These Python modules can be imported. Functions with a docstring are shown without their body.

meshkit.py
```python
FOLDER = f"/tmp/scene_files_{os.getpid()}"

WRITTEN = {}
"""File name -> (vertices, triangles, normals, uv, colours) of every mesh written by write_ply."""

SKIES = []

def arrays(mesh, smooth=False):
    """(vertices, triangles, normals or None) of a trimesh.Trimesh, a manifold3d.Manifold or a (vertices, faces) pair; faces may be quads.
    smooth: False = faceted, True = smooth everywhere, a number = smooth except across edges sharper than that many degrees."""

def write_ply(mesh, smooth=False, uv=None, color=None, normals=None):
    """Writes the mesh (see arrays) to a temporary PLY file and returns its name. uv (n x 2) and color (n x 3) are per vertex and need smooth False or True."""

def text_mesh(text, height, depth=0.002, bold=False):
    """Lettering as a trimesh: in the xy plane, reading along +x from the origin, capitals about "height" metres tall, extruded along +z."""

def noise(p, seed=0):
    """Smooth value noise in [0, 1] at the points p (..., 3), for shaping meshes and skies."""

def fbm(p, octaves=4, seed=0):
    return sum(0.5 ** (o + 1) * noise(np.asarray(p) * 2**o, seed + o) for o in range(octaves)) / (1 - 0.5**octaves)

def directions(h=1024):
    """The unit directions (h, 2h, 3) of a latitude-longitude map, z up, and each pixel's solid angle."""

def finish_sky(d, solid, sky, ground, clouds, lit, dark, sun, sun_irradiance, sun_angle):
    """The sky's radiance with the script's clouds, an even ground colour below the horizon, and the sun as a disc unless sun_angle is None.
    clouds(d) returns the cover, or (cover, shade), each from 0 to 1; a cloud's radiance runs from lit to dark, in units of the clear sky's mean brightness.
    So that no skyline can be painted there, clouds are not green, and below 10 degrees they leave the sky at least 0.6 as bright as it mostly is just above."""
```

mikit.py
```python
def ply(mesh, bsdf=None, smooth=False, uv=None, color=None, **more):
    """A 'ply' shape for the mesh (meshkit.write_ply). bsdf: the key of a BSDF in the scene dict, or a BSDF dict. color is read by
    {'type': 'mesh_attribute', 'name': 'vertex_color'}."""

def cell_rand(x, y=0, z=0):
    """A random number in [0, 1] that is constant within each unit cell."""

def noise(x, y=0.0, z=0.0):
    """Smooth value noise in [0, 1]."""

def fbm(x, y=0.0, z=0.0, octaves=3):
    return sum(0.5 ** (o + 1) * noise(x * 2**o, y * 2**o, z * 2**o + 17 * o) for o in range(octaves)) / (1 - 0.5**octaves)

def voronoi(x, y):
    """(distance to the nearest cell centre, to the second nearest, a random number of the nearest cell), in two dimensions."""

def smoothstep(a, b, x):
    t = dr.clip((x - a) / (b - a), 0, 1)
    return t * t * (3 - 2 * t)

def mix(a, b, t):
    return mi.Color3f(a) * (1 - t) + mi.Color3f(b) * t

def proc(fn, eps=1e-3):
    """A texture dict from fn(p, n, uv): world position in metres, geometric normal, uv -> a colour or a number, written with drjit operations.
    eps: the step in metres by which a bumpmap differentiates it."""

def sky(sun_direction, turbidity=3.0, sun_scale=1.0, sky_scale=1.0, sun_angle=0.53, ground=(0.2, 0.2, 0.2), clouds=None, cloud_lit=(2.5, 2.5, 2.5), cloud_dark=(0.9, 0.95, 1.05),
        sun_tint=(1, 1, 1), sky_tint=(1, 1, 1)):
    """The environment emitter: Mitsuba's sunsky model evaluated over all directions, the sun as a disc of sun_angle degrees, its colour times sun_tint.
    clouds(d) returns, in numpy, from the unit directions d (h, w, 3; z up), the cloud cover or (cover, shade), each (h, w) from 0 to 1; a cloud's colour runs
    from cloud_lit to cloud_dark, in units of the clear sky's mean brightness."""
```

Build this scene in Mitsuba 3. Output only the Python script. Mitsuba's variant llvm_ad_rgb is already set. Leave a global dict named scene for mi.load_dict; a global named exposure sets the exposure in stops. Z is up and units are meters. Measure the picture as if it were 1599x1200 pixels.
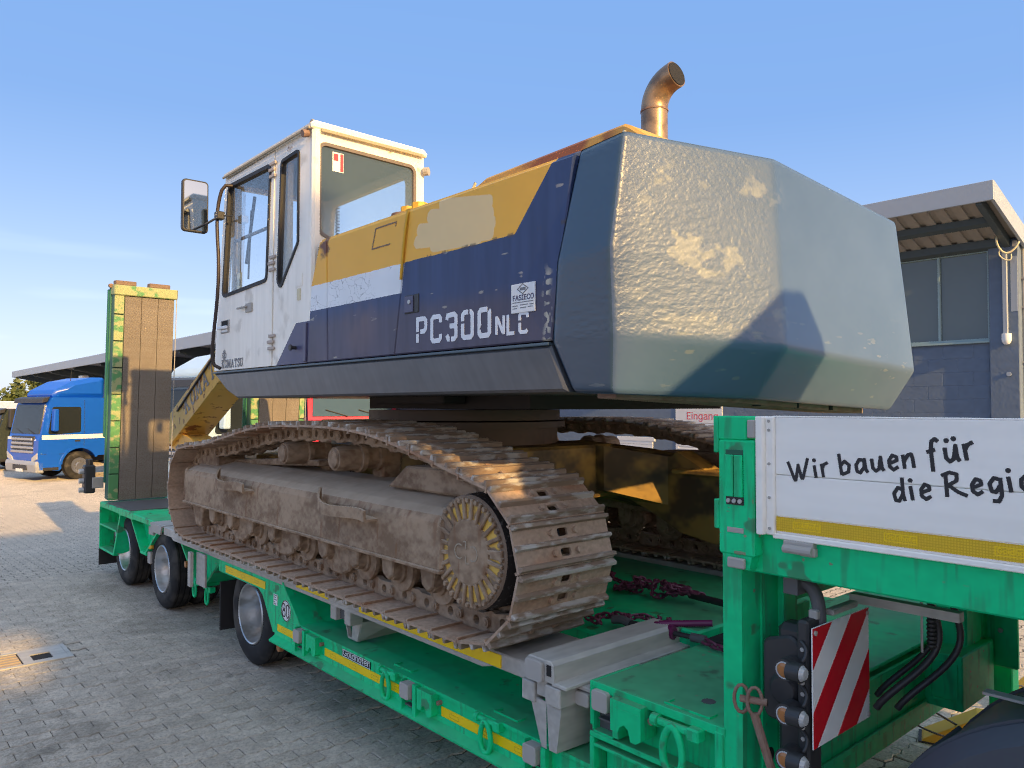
import math, random
import numpy as np, trimesh, drjit as dr, mitsuba as mi
import manifold3d as m3
import shapely
from shapely.geometry import Polygon, LineString, Point, box as sbox
from shapely.ops import unary_union
import mikit, meshkit
from mikit import noise, fbm, voronoi, cell_rand, smoothstep, mix
T = mi.ScalarTransform4f
scene, labels = {}, {}

# ---------------------------------------------------------------- camera, sky, exposure
# x runs along the trailer (towards its drawbar), y away from the camera, z up
_c, _s, _p = math.cos(math.radians(41.2)), math.sin(math.radians(41.2)), math.radians(1.63)
CAM = [0.0, 0.0, 2.02]
scene['camera'] = dict(type='perspective', fov=67.57, fov_axis='x', near_clip=0.05, far_clip=2000.0,
    to_world=T().look_at(origin=CAM, target=[CAM[0] - _c * math.cos(_p), CAM[1] + _s * math.cos(_p), CAM[2] + math.sin(_p)], up=[0, 0, 1]))
SUN_AZ, SUN_EL = -6.0, 18.0
TURB, SUNS, SKYS, SKYT = 6, 0.43, 1.5, (1.26, 1.02, 0.80)
VEIL, VCOL = 0.93, (0.072, 0.165, 0.365)
_a, _e = math.radians(SUN_AZ), math.radians(SUN_EL)
def wisps(d):
    el = d[..., 2]
    n = meshkit.fbm(np.stack([d[..., 0] * 5, d[..., 1] * 5, el * 40], -1), 4, seed=3)
    band = np.clip((0.26 - el) / 0.16, 0, 1) * np.clip((el - 0.02) / 0.06, 0, 1)
    w = np.clip((n - 0.60) * 2.4, 0, 1) * 0.12 * band
    veil = VEIL * np.clip((1.05 - el) / 0.55, 0, 1) * (1 - 0.17 * np.clip((0.34 - el) / 0.34, 0, 1))      # thin blue haze, the same all round
    return w + (1 - w) * veil, veil * (1 - w) / np.maximum(w + (1 - w) * veil, 1e-6)
scene['sky'] = mikit.sky([math.cos(_e) * math.cos(_a), math.cos(_e) * math.sin(_a), math.sin(_e)], turbidity=TURB, sun_scale=SUNS,
    sun_tint=(1.0, 0.90, 0.60), sky_scale=SKYS, sky_tint=SKYT, clouds=wisps, cloud_lit=(1.3, 1.35, 1.4), cloud_dark=VCOL)
exposure = 4.08

# ---------------------------------------------------------------- helpers
def number(key):
    if key not in scene and key not in labels: return key
    i = 1
    while f'{key}_{i:03d}' in scene or f'{key}_{i:03d}' in labels: i += 1
    return f'{key}_{i:03d}'
def tag(key, label=None, cat=None, group=None, kind=None):
    labels[key] = {k: v for k, v in dict(label=label, category=cat, group=group, kind=kind).items() if v}
    return key
def thing(key, label, cat, group=None):
    return tag(number(key), label, cat, group)
PLACE = {}
TOGETHER = ('lettering', 'digits', 'print', 'stamp', 'emblem', 'sticker_print', 'crown', 'trunk', 'red_stripe', 'panel_lock')
def apart(mesh):
    """the pieces of a mesh that stand clear of one another"""
    cs = trimesh.graph.connected_component_labels(mesh.edges, node_count=len(mesh.vertices))
    k = cs.max() + 1
    if k < 2 or k > 60: return [mesh]
    lo = np.array([mesh.vertices[cs == i].min(0) for i in range(k)]); hi = np.array([mesh.vertices[cs == i].max(0) for i in range(k)])
    size = (hi - lo).max(1)
    gap = np.maximum(0, np.maximum(lo[:, None] - hi[None], lo[None] - hi[:, None]))
    a, b = np.nonzero(np.triu(np.sqrt((gap ** 2).sum(2)) <= np.maximum(0.02, 0.5 * np.maximum(size[:, None], size[None])), 1))
    g = trimesh.graph.connected_component_labels(np.stack([a, b], 1), node_count=k) if len(a) else np.arange(k)
    if g.max() == 0: return [mesh]
    fl = g[cs[mesh.faces[:, 0]]]
    return [mesh.submesh([np.nonzero(fl == i)[0]], append=True, repair=False) for i in range(g.max() + 1)]
def add(key, mesh, mat, smooth=False, to=None, label=None, kind=None):
    if isinstance(mesh, trimesh.Trimesh) and kind is None and key.split('__')[-1] not in TOGETHER:
        ps = apart(mesh)
        if len(ps) > 1:
            return [add_one(key, m, mat, smooth, to, label, kind) for m in ps][0]
    return add_one(key, mesh, mat, smooth, to, label, kind)
def add_one(key, mesh, mat, smooth=False, to=None, label=None, kind=None):
    key = number(key)
    d = mesh if isinstance(mesh, dict) else mikit.ply(mesh, mat, smooth)
    top = key.split('__')[0]
    to = to if to is not None else PLACE.get(top)
    scene[key] = {**d, 'to_world': to} if to is not None else dict(d)
    if label or kind: tag(key, label, None, None, kind)
    return key
cat = lambda *ms: trimesh.util.concatenate([m for m in ms])
def hull(pts):
    return trimesh.convex.convex_hull(np.asarray(pts, float))
_boxf = None
def box(x0, x1, y0, y1, z0, z1, b=0.0):
    x0, x1 = min(x0, x1), max(x0, x1); y0, y1 = min(y0, y1), max(y0, y1); z0, z1 = min(z0, z1), max(z0, z1)
    c = np.array([(x0 + x1) / 2, (y0 + y1) / 2, (z0 + z1) / 2]); h = np.array([x1 - x0, y1 - y0, z1 - z0]) / 2
    if b <= 0:
        m = trimesh.creation.box(2 * h); m.apply_translation(c); return m
    b = min(b, 0.45 * h.min() * 2 / 2)
    pts = []
    for s in np.ndindex(2, 2, 2):
        s = np.array(s) * 2 - 1
        for k in range(3):
            q = h - b; q[k] = h[k]
            pts.append(c + s * q)
    return hull(pts)
AX = {'x': np.array([[0, 0, 1, 0], [1, 0, 0, 0], [0, 1, 0, 0], [0, 0, 0, 1.0]]),   # (y,z) polygon along x
      'y': np.array([[1, 0, 0, 0], [0, 0, 1, 0], [0, 1, 0, 0], [0, 0, 0, 1.0]]),   # (x,z) polygon along y
      'z': np.eye(4)}
def prism(poly, axis, a, b):
    if not hasattr(poly, 'geom_type'): poly = Polygon(poly)
    if not poly.is_valid: poly = poly.buffer(0)
    a, b = min(a, b), max(a, b)
    ms = []
    for g in getattr(poly, 'geoms', [poly]):
        if g.area < 1e-9: continue
        m = trimesh.creation.extrude_polygon(g, b - a, engine='earcut')
        m.apply_translation([0, 0, a]); m.apply_transform(AX[axis]); ms.append(m)
    return cat(*ms)
def cprism(poly, axis, a, b, bev):
    """convex polygon extruded with chamfered edges"""
    p = poly if hasattr(poly, 'geom_type') else Polygon(poly)
    i = p.buffer(-bev, join_style=2)
    a, b = min(a, b), max(a, b)
    pts = [(*q, h) for q in p.exterior.coords[:-1] for h in (a + bev, b - bev)] + [(*q, h) for q in i.exterior.coords[:-1] for h in (a, b)]
    m = hull(pts); m.apply_transform(AX[axis]); return m
def rpoly(pts, r, seg=4):
    """polygon with rounded corners"""
    p = pts if hasattr(pts, 'geom_type') else Polygon(pts)
    return p.buffer(-r, join_style=2).buffer(r, quad_segs=seg)
def cyl(p0, p1, r, n=16, r1=None):
    p0, p1 = np.asarray(p0, float), np.asarray(p1, float)
    d = p1 - p0; L = np.linalg.norm(d)
    m = trimesh.creation.cylinder(radius=1, height=1, sections=n)
    v = m.vertices.copy(); rr = np.where(v[:, 2] > 0, r if r1 is None else r1, r)
    v[:, 0] *= rr; v[:, 1] *= rr; v[:, 2] = (v[:, 2] + 0.5) * L
    m = trimesh.Trimesh(v, m.faces, process=False)
    m.apply_transform(trimesh.geometry.align_vectors([0, 0, 1], d / L)); m.apply_translation(p0); return m
def lathe(profile, axis='y', n=32, at=(0, 0, 0)):
    """profile: (radius, offset along axis) pairs, a closed or open line"""
    m = trimesh.creation.revolve(np.asarray(profile, float), sections=n)
    if axis == 'y': m.apply_transform(np.array([[1, 0, 0, 0], [0, 0, 1, 0], [0, -1, 0, 0], [0, 0, 0, 1.0]]))
    if axis == 'x': m.apply_transform(np.array([[0, 0, 1, 0], [0, 1, 0, 0], [-1, 0, 0, 0], [0, 0, 0, 1.0]]))
    if m.volume < 0: m.invert()
    m.apply_translation(at); return m
def tube(pts, r, n=8, closed=False, up=None):
    p = np.asarray(pts, float); k = len(p)
    t = (np.roll(p, -1, 0) - np.roll(p, 1, 0)) if closed else np.gradient(p, axis=0)
    t /= np.linalg.norm(t, axis=1, keepdims=True) + 1e-12
    a = np.cross(t[0], [0.13, 0.31, 0.94]); a /= np.linalg.norm(a)
    A = []
    for i in range(k):
        a = a - t[i] * (a @ t[i]); a /= np.linalg.norm(a) + 1e-12; A.append(a)
    A = np.array(A); B = np.cross(t, A); ang = np.arange(n) * 2 * np.pi / n
    rr = np.broadcast_to(r, (k,))[:, None, None]
    v = (p[:, None] + rr * (np.cos(ang)[None, :, None] * A[:, None] + np.sin(ang)[None, :, None] * B[:, None])).reshape(-1, 3)
    f = []
    for i in range(k if closed else k - 1):
        j = (i + 1) % k
        for q in range(n):
            w = (q + 1) % n
            f += [[i * n + q, i * n + w, j * n + w], [i * n + q, j * n + w, j * n + q]]
    if not closed:
        v = np.vstack([v, p[0], p[-1]]); c0 = len(v) - 2
        for q in range(n):
            w = (q + 1) % n
            f += [[c0, w, q], [c0 + 1, (k - 1) * n + q, (k - 1) * n + w]]
    m = trimesh.Trimesh(v, f, process=False)
    if m.volume < 0: m.invert()
    return m
def smoothline(pts, n=24):
    from scipy.interpolate import CubicSpline
    p = np.asarray(pts, float); s = np.r_[0, np.cumsum(np.linalg.norm(np.diff(p, axis=0), axis=1))]
    return CubicSpline(s, p)(np.linspace(0, s[-1], n))
def move(m, x=0, y=0, z=0, rz=0, rx=0, ry=0):
    m = m.copy()
    for a, ax in ((rx, [1, 0, 0]), (ry, [0, 1, 0]), (rz, [0, 0, 1])):
        if a: m.apply_transform(trimesh.transformations.rotation_matrix(math.radians(a), ax))
    m.apply_translation([x, y, z]); return m
def wall_text(m, x, y, z, rot=0, facing='-y'):
    """lettering laid in xy is stood up on a plane facing -y (reads along +x) or +x (reads along +y)"""
    m = m.copy()
    if rot: m.apply_transform(trimesh.transformations.rotation_matrix(math.radians(rot), [0, 0, 1]))
    R = np.array([[1, 0, 0, 0], [0, 0, -1, 0], [0, 1, 0, 0], [0, 0, 0, 1.0]])
    if facing == '+x': R = np.array([[0, 0, 1, 0], [1, 0, 0, 0], [0, 1, 0, 0], [0, 0, 0, 1.0]])
    m.apply_transform(R); m.apply_translation([x, y, z]); return m
def strokes(lines, w, depth=0.002, cap=1, shear=0.0, scale=1.0, join=1):
    """drawn letters: polylines with a pen width, as flat extruded lettering in xy"""
    g = unary_union([LineString(l).buffer(w / 2, cap_style=cap, join_style=join, quad_segs=4) if len(l) > 1 else Point(l[0]).buffer(w * .65, quad_segs=4) for l in lines])
    g = shapely.affinity.affine_transform(g, [scale, scale * shear, 0, scale, 0, 0])
    return cat(*[trimesh.creation.extrude_polygon(q, depth, engine='earcut') for q in getattr(g, 'geoms', [g])])
import shapely.affinity
def arc(cx, cy, rx, ry, a0, a1, n=10):
    return [(cx + rx * math.cos(math.radians(a)), cy + ry * math.sin(math.radians(a))) for a in np.linspace(a0, a1, n)]

# ---------------------------------------------------------------- materials
def bsdf(name, col, rough=0.6, metal=0.0, spec=0.5, bump=None, coat=0.0, two=False, eps=1e-3, **kw):
    d = dict(type='principled', base_color=mikit.proc(col) if callable(col) else dict(type='rgb', value=list(col)),
             roughness=mikit.proc(rough) if callable(rough) else float(rough), metallic=float(metal), specular=float(spec), **kw)
    if coat: d['clearcoat'] = float(coat); d['clearcoat_gloss'] = 0.85
    if bump: d = dict(type='bumpmap', arbitrary=mikit.proc(bump[0], eps), scale=float(bump[1]), bsdf=d) if False else {'type': 'bumpmap', 'tex': mikit.proc(bump[0], eps), 'scale': float(bump[1]), 'nested': d}
    if two: d = dict(type='twosided', nested=d)
    scene[name] = d
    return name
C3 = mi.Color3f
def sel(mask, a, b): return dr.select(mask, mi.Color3f(a), mi.Color3f(b))
PL, PWD, ZIG = 0.225, 0.1125, 0.010     # paving block: length (y), width (x), zigzag of the long joint
def zig(y): return ZIG * (4 * dr.abs(y / (PL / 2) - dr.floor(y / (PL / 2) + 0.5)) - 1)
def pave_cell(p):
    xx = p.x - zig(p.y)
    row = dr.floor(xx / PWD); off = dr.select(dr.floor(row / 2) * 2 == row, mi.Float(0.0), mi.Float(PL / 2))
    col = dr.floor((p.y - off) / PL)
    dx = dr.abs(xx / PWD - row - 0.5) * PWD; dy = dr.abs((p.y - off) / PL - col - 0.5) * PL
    return row, col, dr.minimum(PWD / 2 - dx, PL / 2 - dy)
def pave_tone(p, row, col):
    r = cell_rand(row, col, 5)
    big = fbm(p.x * 0.45, p.y * 0.45, 3.0, 3); spk = 0.5 * noise(p.x * 75, p.y * 75, 1.0) + 0.5 * noise(p.x * 150, p.y * 150, 4.0); mid = fbm(p.x * 9, p.y * 9, 7.0, 3)
    c = mix((0.335, 0.295, 0.245), (0.465, 0.41, 0.345), r * 0.45 + big * 0.55) * (0.8 + 0.4 * mid)
    c = c * (0.62 + 0.76 * spk)
    c = c * (1 - 0.2 * smoothstep(0.60, 0.72, fbm(p.x * 0.8 + 9, p.y * 0.8, 11.0, 4)))
    drip = smoothstep(0.66, 0.72, fbm(p.x * 2.6 + 3, p.y * 2.6, 19.0, 4)) * smoothstep(0.5, 0.62, fbm(p.x * 0.5, p.y * 0.5 + 7, 2.0, 2))
    tyre = smoothstep(0.16, 0.08, dr.abs(p.y - 1.15 - 0.25 * dr.sin(p.x * 0.22) + 0.1 * mid)) * 0.16 + smoothstep(0.16, 0.08, dr.abs(p.y + 0.95 - 0.25 * dr.sin(p.x * 0.22) + 0.1 * mid)) * 0.16
    return c * (1 - 0.22 * drip) * (1 - 0.6 * tyre)
def f_paver(p, n, uv):
    row, col, e = pave_cell(p)
    return pave_tone(p, row, col)
def f_ground(p, n, uv):
    row, col, e = pave_cell(p)
    near = smoothstep(40.0, 14.0, dr.norm(mi.Vector2f(p.x, p.y)))
    j = smoothstep(0.009, 0.004, e) * near
    return mix(pave_tone(p, row, col), (0.085, 0.08, 0.072), j)
bsdf('m_paver', f_paver, 0.85, spec=0.35, bump=(lambda p, n, uv: fbm(p.x * 70, p.y * 70, 0.0, 3), 0.006))
bsdf('m_ground', f_ground, 0.9, spec=0.3)
def f_trk(p, n, uv):
    a = fbm(p.x * 5, p.y * 5, p.z * 7, 4); b = fbm(p.x * 30, p.y * 30, p.z * 30, 3); s = fbm(p.x * 26 + 3, p.y * 9, p.z * 4, 3)
    c = mix((0.195, 0.125, 0.078), (0.37, 0.265, 0.18), smoothstep(0.32, 0.68, a * 0.55 + b * 0.45))
    c = mix(c, (0.20, 0.10, 0.05), 0.6 * smoothstep(0.62, 0.78, s))
    up = smoothstep(0.5, 0.95, n.z)          # dry dust lies on upward faces
    return mix(c, (0.43, 0.35, 0.265), up * (0.45 + 0.5 * a))
bsdf('m_track', f_trk, 0.8, spec=0.35, bump=(lambda p, n, uv: fbm(p.x * 45, p.y * 45, p.z * 45, 3), 0.006))
def f_shoe(p, n, uv):
    a = fbm(p.x * 8, p.y * 4, p.z * 8, 4); b = fbm(p.x * 60, p.y * 60, p.z * 60, 2)
    c = mix((0.29, 0.195, 0.135), (0.44, 0.325, 0.24), a)
    c = mix(c, (0.30, 0.145, 0.075), 0.75 * smoothstep(0.52, 0.72, fbm(p.x * 4 + 7, p.y * 3, p.z * 4, 4)))
    return c * (0.75 + 0.5 * b)
bsdf('m_shoe', f_shoe, 0.75, spec=0.4, bump=(lambda p, n, uv: fbm(p.x * 60, p.y * 60, p.z * 60, 3), 0.004))
def f_grouser(p, n, uv):
    a = fbm(p.x * 25, p.y * 12, p.z * 25, 4)
    return mix((0.25, 0.18, 0.13), (0.44, 0.41, 0.37), smoothstep(0.46, 0.68, a))
bsdf('m_grouser', f_grouser, 0.6, metal=0.15, bump=(lambda p, n, uv: fbm(p.x * 80, p.y * 40, p.z * 80, 3), 0.004))
YEL, NAVY, WHT = (0.56, 0.36, 0.085), (0.035, 0.060, 0.165), (0.74, 0.78, 0.82)
def f_panel(p, n, uv):
    a = fbm(p.x * 3, p.y * 3, p.z * 3, 4); b = fbm(p.x * 22, p.y * 22, p.z * 22, 3)
    streak = fbm(p.x * 24, 3.0, p.z * 2.2, 3)
    # how the machine is painted: yellow above, a white band at the front, blue below and to the rear
    diag = p.x > -2.49 + (p.z - 2.765) * 0.90
    zb = 2.767 + 0.004 * (noise(p.x * 30, 1.0, 2.0) - 0.5)
    yel = (p.z > zb) & ~diag
    wht = (p.z > 2.612) & (p.z <= zb) & (p.x < -3.385 + (p.z - 2.69) * 0.19)
    y = mix((0.82, 0.41, 0.04), (0.86, 0.48, 0.07), a)
    # a lighter, freshly rolled-over patch on the big door
    pd = mi.Float(9)
    for ax, az, bx, bz in ((-3.02, 3.0, -2.67, 2.945), (-3.12, 2.965, -2.665, 2.895), (-3.21, 2.91, -2.65, 2.845), (-3.235, 2.855, -2.66, 2.805), (-3.09, 2.815, -2.74, 2.80)):
        ux, uz = p.x + 0.012 * (noise(p.z * 40, 2.0, 1.0) - 0.5) - ax, p.z - az; L2 = (bx - ax) ** 2 + (bz - az) ** 2
        h_ = dr.clip((ux * (bx - ax) + uz * (bz - az)) / L2, 0, 1)
        pd = dr.minimum(pd, dr.norm(mi.Vector2f(ux - h_ * (bx - ax), uz - h_ * (bz - az))))
    y = mix(y, (0.80, 0.58, 0.28), smoothstep(0.036, 0.033, pd))
    rust = smoothstep(0.075, 0.02, dr.norm(mi.Vector2f(p.x + 4.25, (p.z - 2.99) * 0.8)) + 0.09 * (fbm(p.x * 30, 8.0, p.z * 30, 3) - 0.5))
    run = smoothstep(0.05, 0.0, dr.abs(p.x + 4.29)) * smoothstep(2.78, 3.0, p.z) * smoothstep(0.42, 0.62, streak)
    y = mix(y, (0.16, 0.06, 0.03), rust); y = mix(y, (0.40, 0.17, 0.03), 0.55 * run)
    d1, d2, _r = voronoi(p.x * 17 + 3 * fbm(p.x * 9, 2.0, p.z * 9, 2), p.z * 23 + 3 * fbm(p.x * 9, 7.0, p.z * 9, 2))
    w = mix(mi.Color3f(*WHT) * (0.9 + 0.2 * a), (0.16, 0.18, 0.22), 0.75 * smoothstep(0.055, 0.015, d2 - d1) * smoothstep(0.38, 0.52, fbm(p.x * 4 + 2, 5.0, p.z * 6, 2)))
    fade = smoothstep(2.60, 2.48, p.z + 0.02 * (p.x + 3) + 0.03 * b)
    bl = mix((0.035, 0.062, 0.155), (0.085, 0.077, 0.115), fade * 0.8 + 0.2 * a)
    bl = mix(bl, (0.15, 0.11, 0.13), 0.75 * smoothstep(0.23, 0.03, dr.norm(mi.Vector2f((p.x + 3.83) * 0.85, p.z - 2.47))) * smoothstep(0.35, 0.7, fbm(p.x * 6, 1.0, p.z * 3, 4)))
    bl = bl * (0.8 + 0.4 * streak)
    scr = smoothstep(0.80, 0.86, fbm(p.x * 9, 6.0, p.z * 26, 3))
    edge = smoothstep(0.035, 0.0, dr.abs(p.x + 2.285 + 0.02 * (noise(3.0, p.z * 25, 1.0) - 0.5))) * smoothstep(0.45, 0.6, noise(p.x * 90, 2.0, p.z * 45)) * smoothstep(2.62, 2.55, p.z)
    bl = mix(bl, (0.55, 0.50, 0.40), dr.maximum(scr * 0.5, edge * 0.9))
    c = sel(yel, y, sel(wht, w, bl))
    chip = smoothstep(0.012, 0.004, dr.abs(p.z - zb)) * smoothstep(0.62, 0.70, fbm(p.x * 21, 3.0, 1.0, 3)) * smoothstep(-3.35, -3.2, p.x)
    return mix(c, (0.09, 0.07, 0.06), 0.7 * chip)
bsdf('m_panel', f_panel, 0.42, spec=0.32, bump=(lambda p, n, uv: fbm(p.x * 2.2, p.y * 2.2, p.z * 2.2, 2), 0.012))
def f_cab(p, n, uv):
    a = fbm(p.x * 3, p.y * 3, p.z * 3, 4); st = fbm(p.x * 30, p.y * 30, p.z * 2.5, 3); r = fbm(p.x * 18, p.y * 18, p.z * 18, 4)
    c = mix((0.80, 0.76, 0.68), (0.88, 0.84, 0.76), a) * (0.90 + 0.18 * st)
    c = mix(c, (0.45, 0.40, 0.33), 0.5 * smoothstep(0.60, 0.78, fbm(p.x * 7, p.y * 7, p.z * 5, 4)))
    navy = (p.x > -4.95 + (p.z - 2.28) * 1.12) & (p.z < 2.555) & (p.y < 2.6)
    c = sel(navy, mix((0.06, 0.065, 0.14), (0.085, 0.08, 0.15), st), c)
    return mix(c, (0.30, 0.15, 0.06), 0.75 * smoothstep(0.66, 0.76, r) * smoothstep(3.55, 3.78, p.z + 0.1 * st))
bsdf('m_cab', f_cab, 0.42, spec=0.45, bump=(lambda p, n, uv: fbm(p.x * 4, p.y * 4, p.z * 4, 2), 0.006))
def f_cw(p, n, uv):
    a = fbm(p.x * 3, p.y * 3, p.z * 3, 4); b = fbm(p.x * 26, p.y * 26, p.z * 26, 3)
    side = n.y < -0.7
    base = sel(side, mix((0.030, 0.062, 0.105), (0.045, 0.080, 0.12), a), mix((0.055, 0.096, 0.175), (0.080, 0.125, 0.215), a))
    wear = smoothstep(0.57, 0.66, fbm(p.x * 4 + 1, p.y * 4.5, p.z * 6.5, 4) + 0.25 * (b - 0.5)) * smoothstep(2.25, 2.45, p.z) * smoothstep(3.05, 2.85, p.z) * smoothstep(3.0, 2.8, p.y)
    c = mix(base, (0.36, 0.36, 0.30), wear * 0.4 * smoothstep(2.2, 2.35, p.y))
    scuff = smoothstep(0.70, 0.78, fbm(p.x * 9, p.y * 9, p.z * 30, 3)) * smoothstep(2.5, 2.25, p.z)
    return mix(c, (0.22, 0.24, 0.22), 0.4 * scuff)
def h_cw(p, n, uv):
    k = smoothstep(2.96, 2.82, p.y)     # the corner casting is rough, the rear plate smooth
    low = smoothstep(2.25, 2.31, p.z)
    return (fbm(p.x * 60, p.y * 60, p.z * 66, 4) * 0.8 + fbm(p.x * 9, p.y * 9, p.z * 40, 3) * 0.5) * (0.10 + 0.90 * k * (0.25 + 0.75 * low)) + 0.2 * fbm(p.x * 4, p.y * 4, p.z * 4, 2)
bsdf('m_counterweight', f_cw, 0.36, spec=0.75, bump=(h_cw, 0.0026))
bsdf('m_skirt', lambda p, n, uv: mix((0.055, 0.062, 0.072), (0.10, 0.10, 0.105), fbm(p.x * 3, p.y * 3, p.z * 9, 4)) * (0.8 + 0.4 * fbm(p.x * 30 + p.z * 20, 2.0, p.z * 6, 3)), 0.36, spec=0.5)
def f_yel(p, n, uv):
    a = fbm(p.x * 4, p.y * 4, p.z * 4, 4); r = fbm(p.x * 11, p.y * 11, p.z * 11, 4)
    c = mix((0.52, 0.31, 0.06), (0.58, 0.38, 0.10), a)
    return mix(c, (0.20, 0.085, 0.03), smoothstep(0.58, 0.72, r))
bsdf('m_yellow', f_yel, 0.5, bump=(lambda p, n, uv: fbm(p.x * 20, p.y * 20, p.z * 20, 3), 0.004))
def f_hoodrust(p, n, uv):
    a = fbm(p.x * 7, p.y * 7, p.z * 12, 4)
    return mix((0.48, 0.28, 0.06), (0.22, 0.075, 0.025), smoothstep(-2.65, -2.45, p.x + 0.5 * (a - 0.5)) * smoothstep(0.30, 0.5, a) * smoothstep(-1.98, -2.1, p.x))
bsdf('m_hood', f_hoodrust, 0.55)
def f_green(p, n, uv):
    a = fbm(p.x * 2.5, p.y * 2.5, p.z * 2.5, 4); b = fbm(p.x * 24, p.y * 24, p.z * 24, 3)
    c = mix((0.003, 0.52, 0.20), (0.006, 0.62, 0.255), a)
    dust = smoothstep(0.6, 0.95, n.z) * smoothstep(0.30, 0.75, fbm(p.x * 1.6, p.y * 1.6, 2.0, 4))
    c = mix(c, (0.13, 0.17, 0.13), 0.62 * dust)
    scr = smoothstep(0.66, 0.74, fbm(p.x * 8, p.y * 8, p.z * 8 + 4, 4))
    run = smoothstep(0.52, 0.75, fbm((p.x + p.y) * 38, 2.0, p.z * 3.5, 3)) * smoothstep(0.6, 0.2, dr.abs(n.z))
    chip = smoothstep(0.76, 0.80, fbm(p.x * 34, p.y * 34, p.z * 34, 3)) * smoothstep(0.45, 0.6, a)
    c = mix(c, (0.045, 0.09, 0.06), 0.38 * run)
    c = mix(c, (0.26, 0.20, 0.15), 0.8 * chip)
    return mix(c, (0.07, 0.08, 0.065), 0.6 * scr) * (0.88 + 0.24 * b)
bsdf('m_green', f_green, 0.45, spec=0.2, bump=(lambda p, n, uv: fbm(p.x * 7, p.y * 7, p.z * 7, 3), 0.004))
def f_alu(p, n, uv):
    a = fbm(p.x * 6, p.y * 6, p.z * 6, 4); b = fbm(p.x * 40, p.y * 8, p.z * 40, 3)
    return mix((0.34, 0.325, 0.30), (0.52, 0.50, 0.46), a) * (0.8 + 0.35 * b)
bsdf('m_alu', f_alu, 0.5, metal=0.15)
def f_tyre(p, n, uv):
    a = fbm(p.x * 7, p.y * 7, p.z * 7, 4)
    return mix((0.016, 0.016, 0.018), (0.062, 0.056, 0.05), smoothstep(0.4, 0.75, a))
bsdf('m_tyre', f_tyre, 0.72, spec=0.35)
bsdf('m_rim', lambda p, n, uv: mix((0.56, 0.57, 0.58), (0.36, 0.35, 0.33), smoothstep(0.45, 0.72, fbm(p.x * 9, p.y * 9, p.z * 9, 4))), 0.30, metal=0.75)
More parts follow.
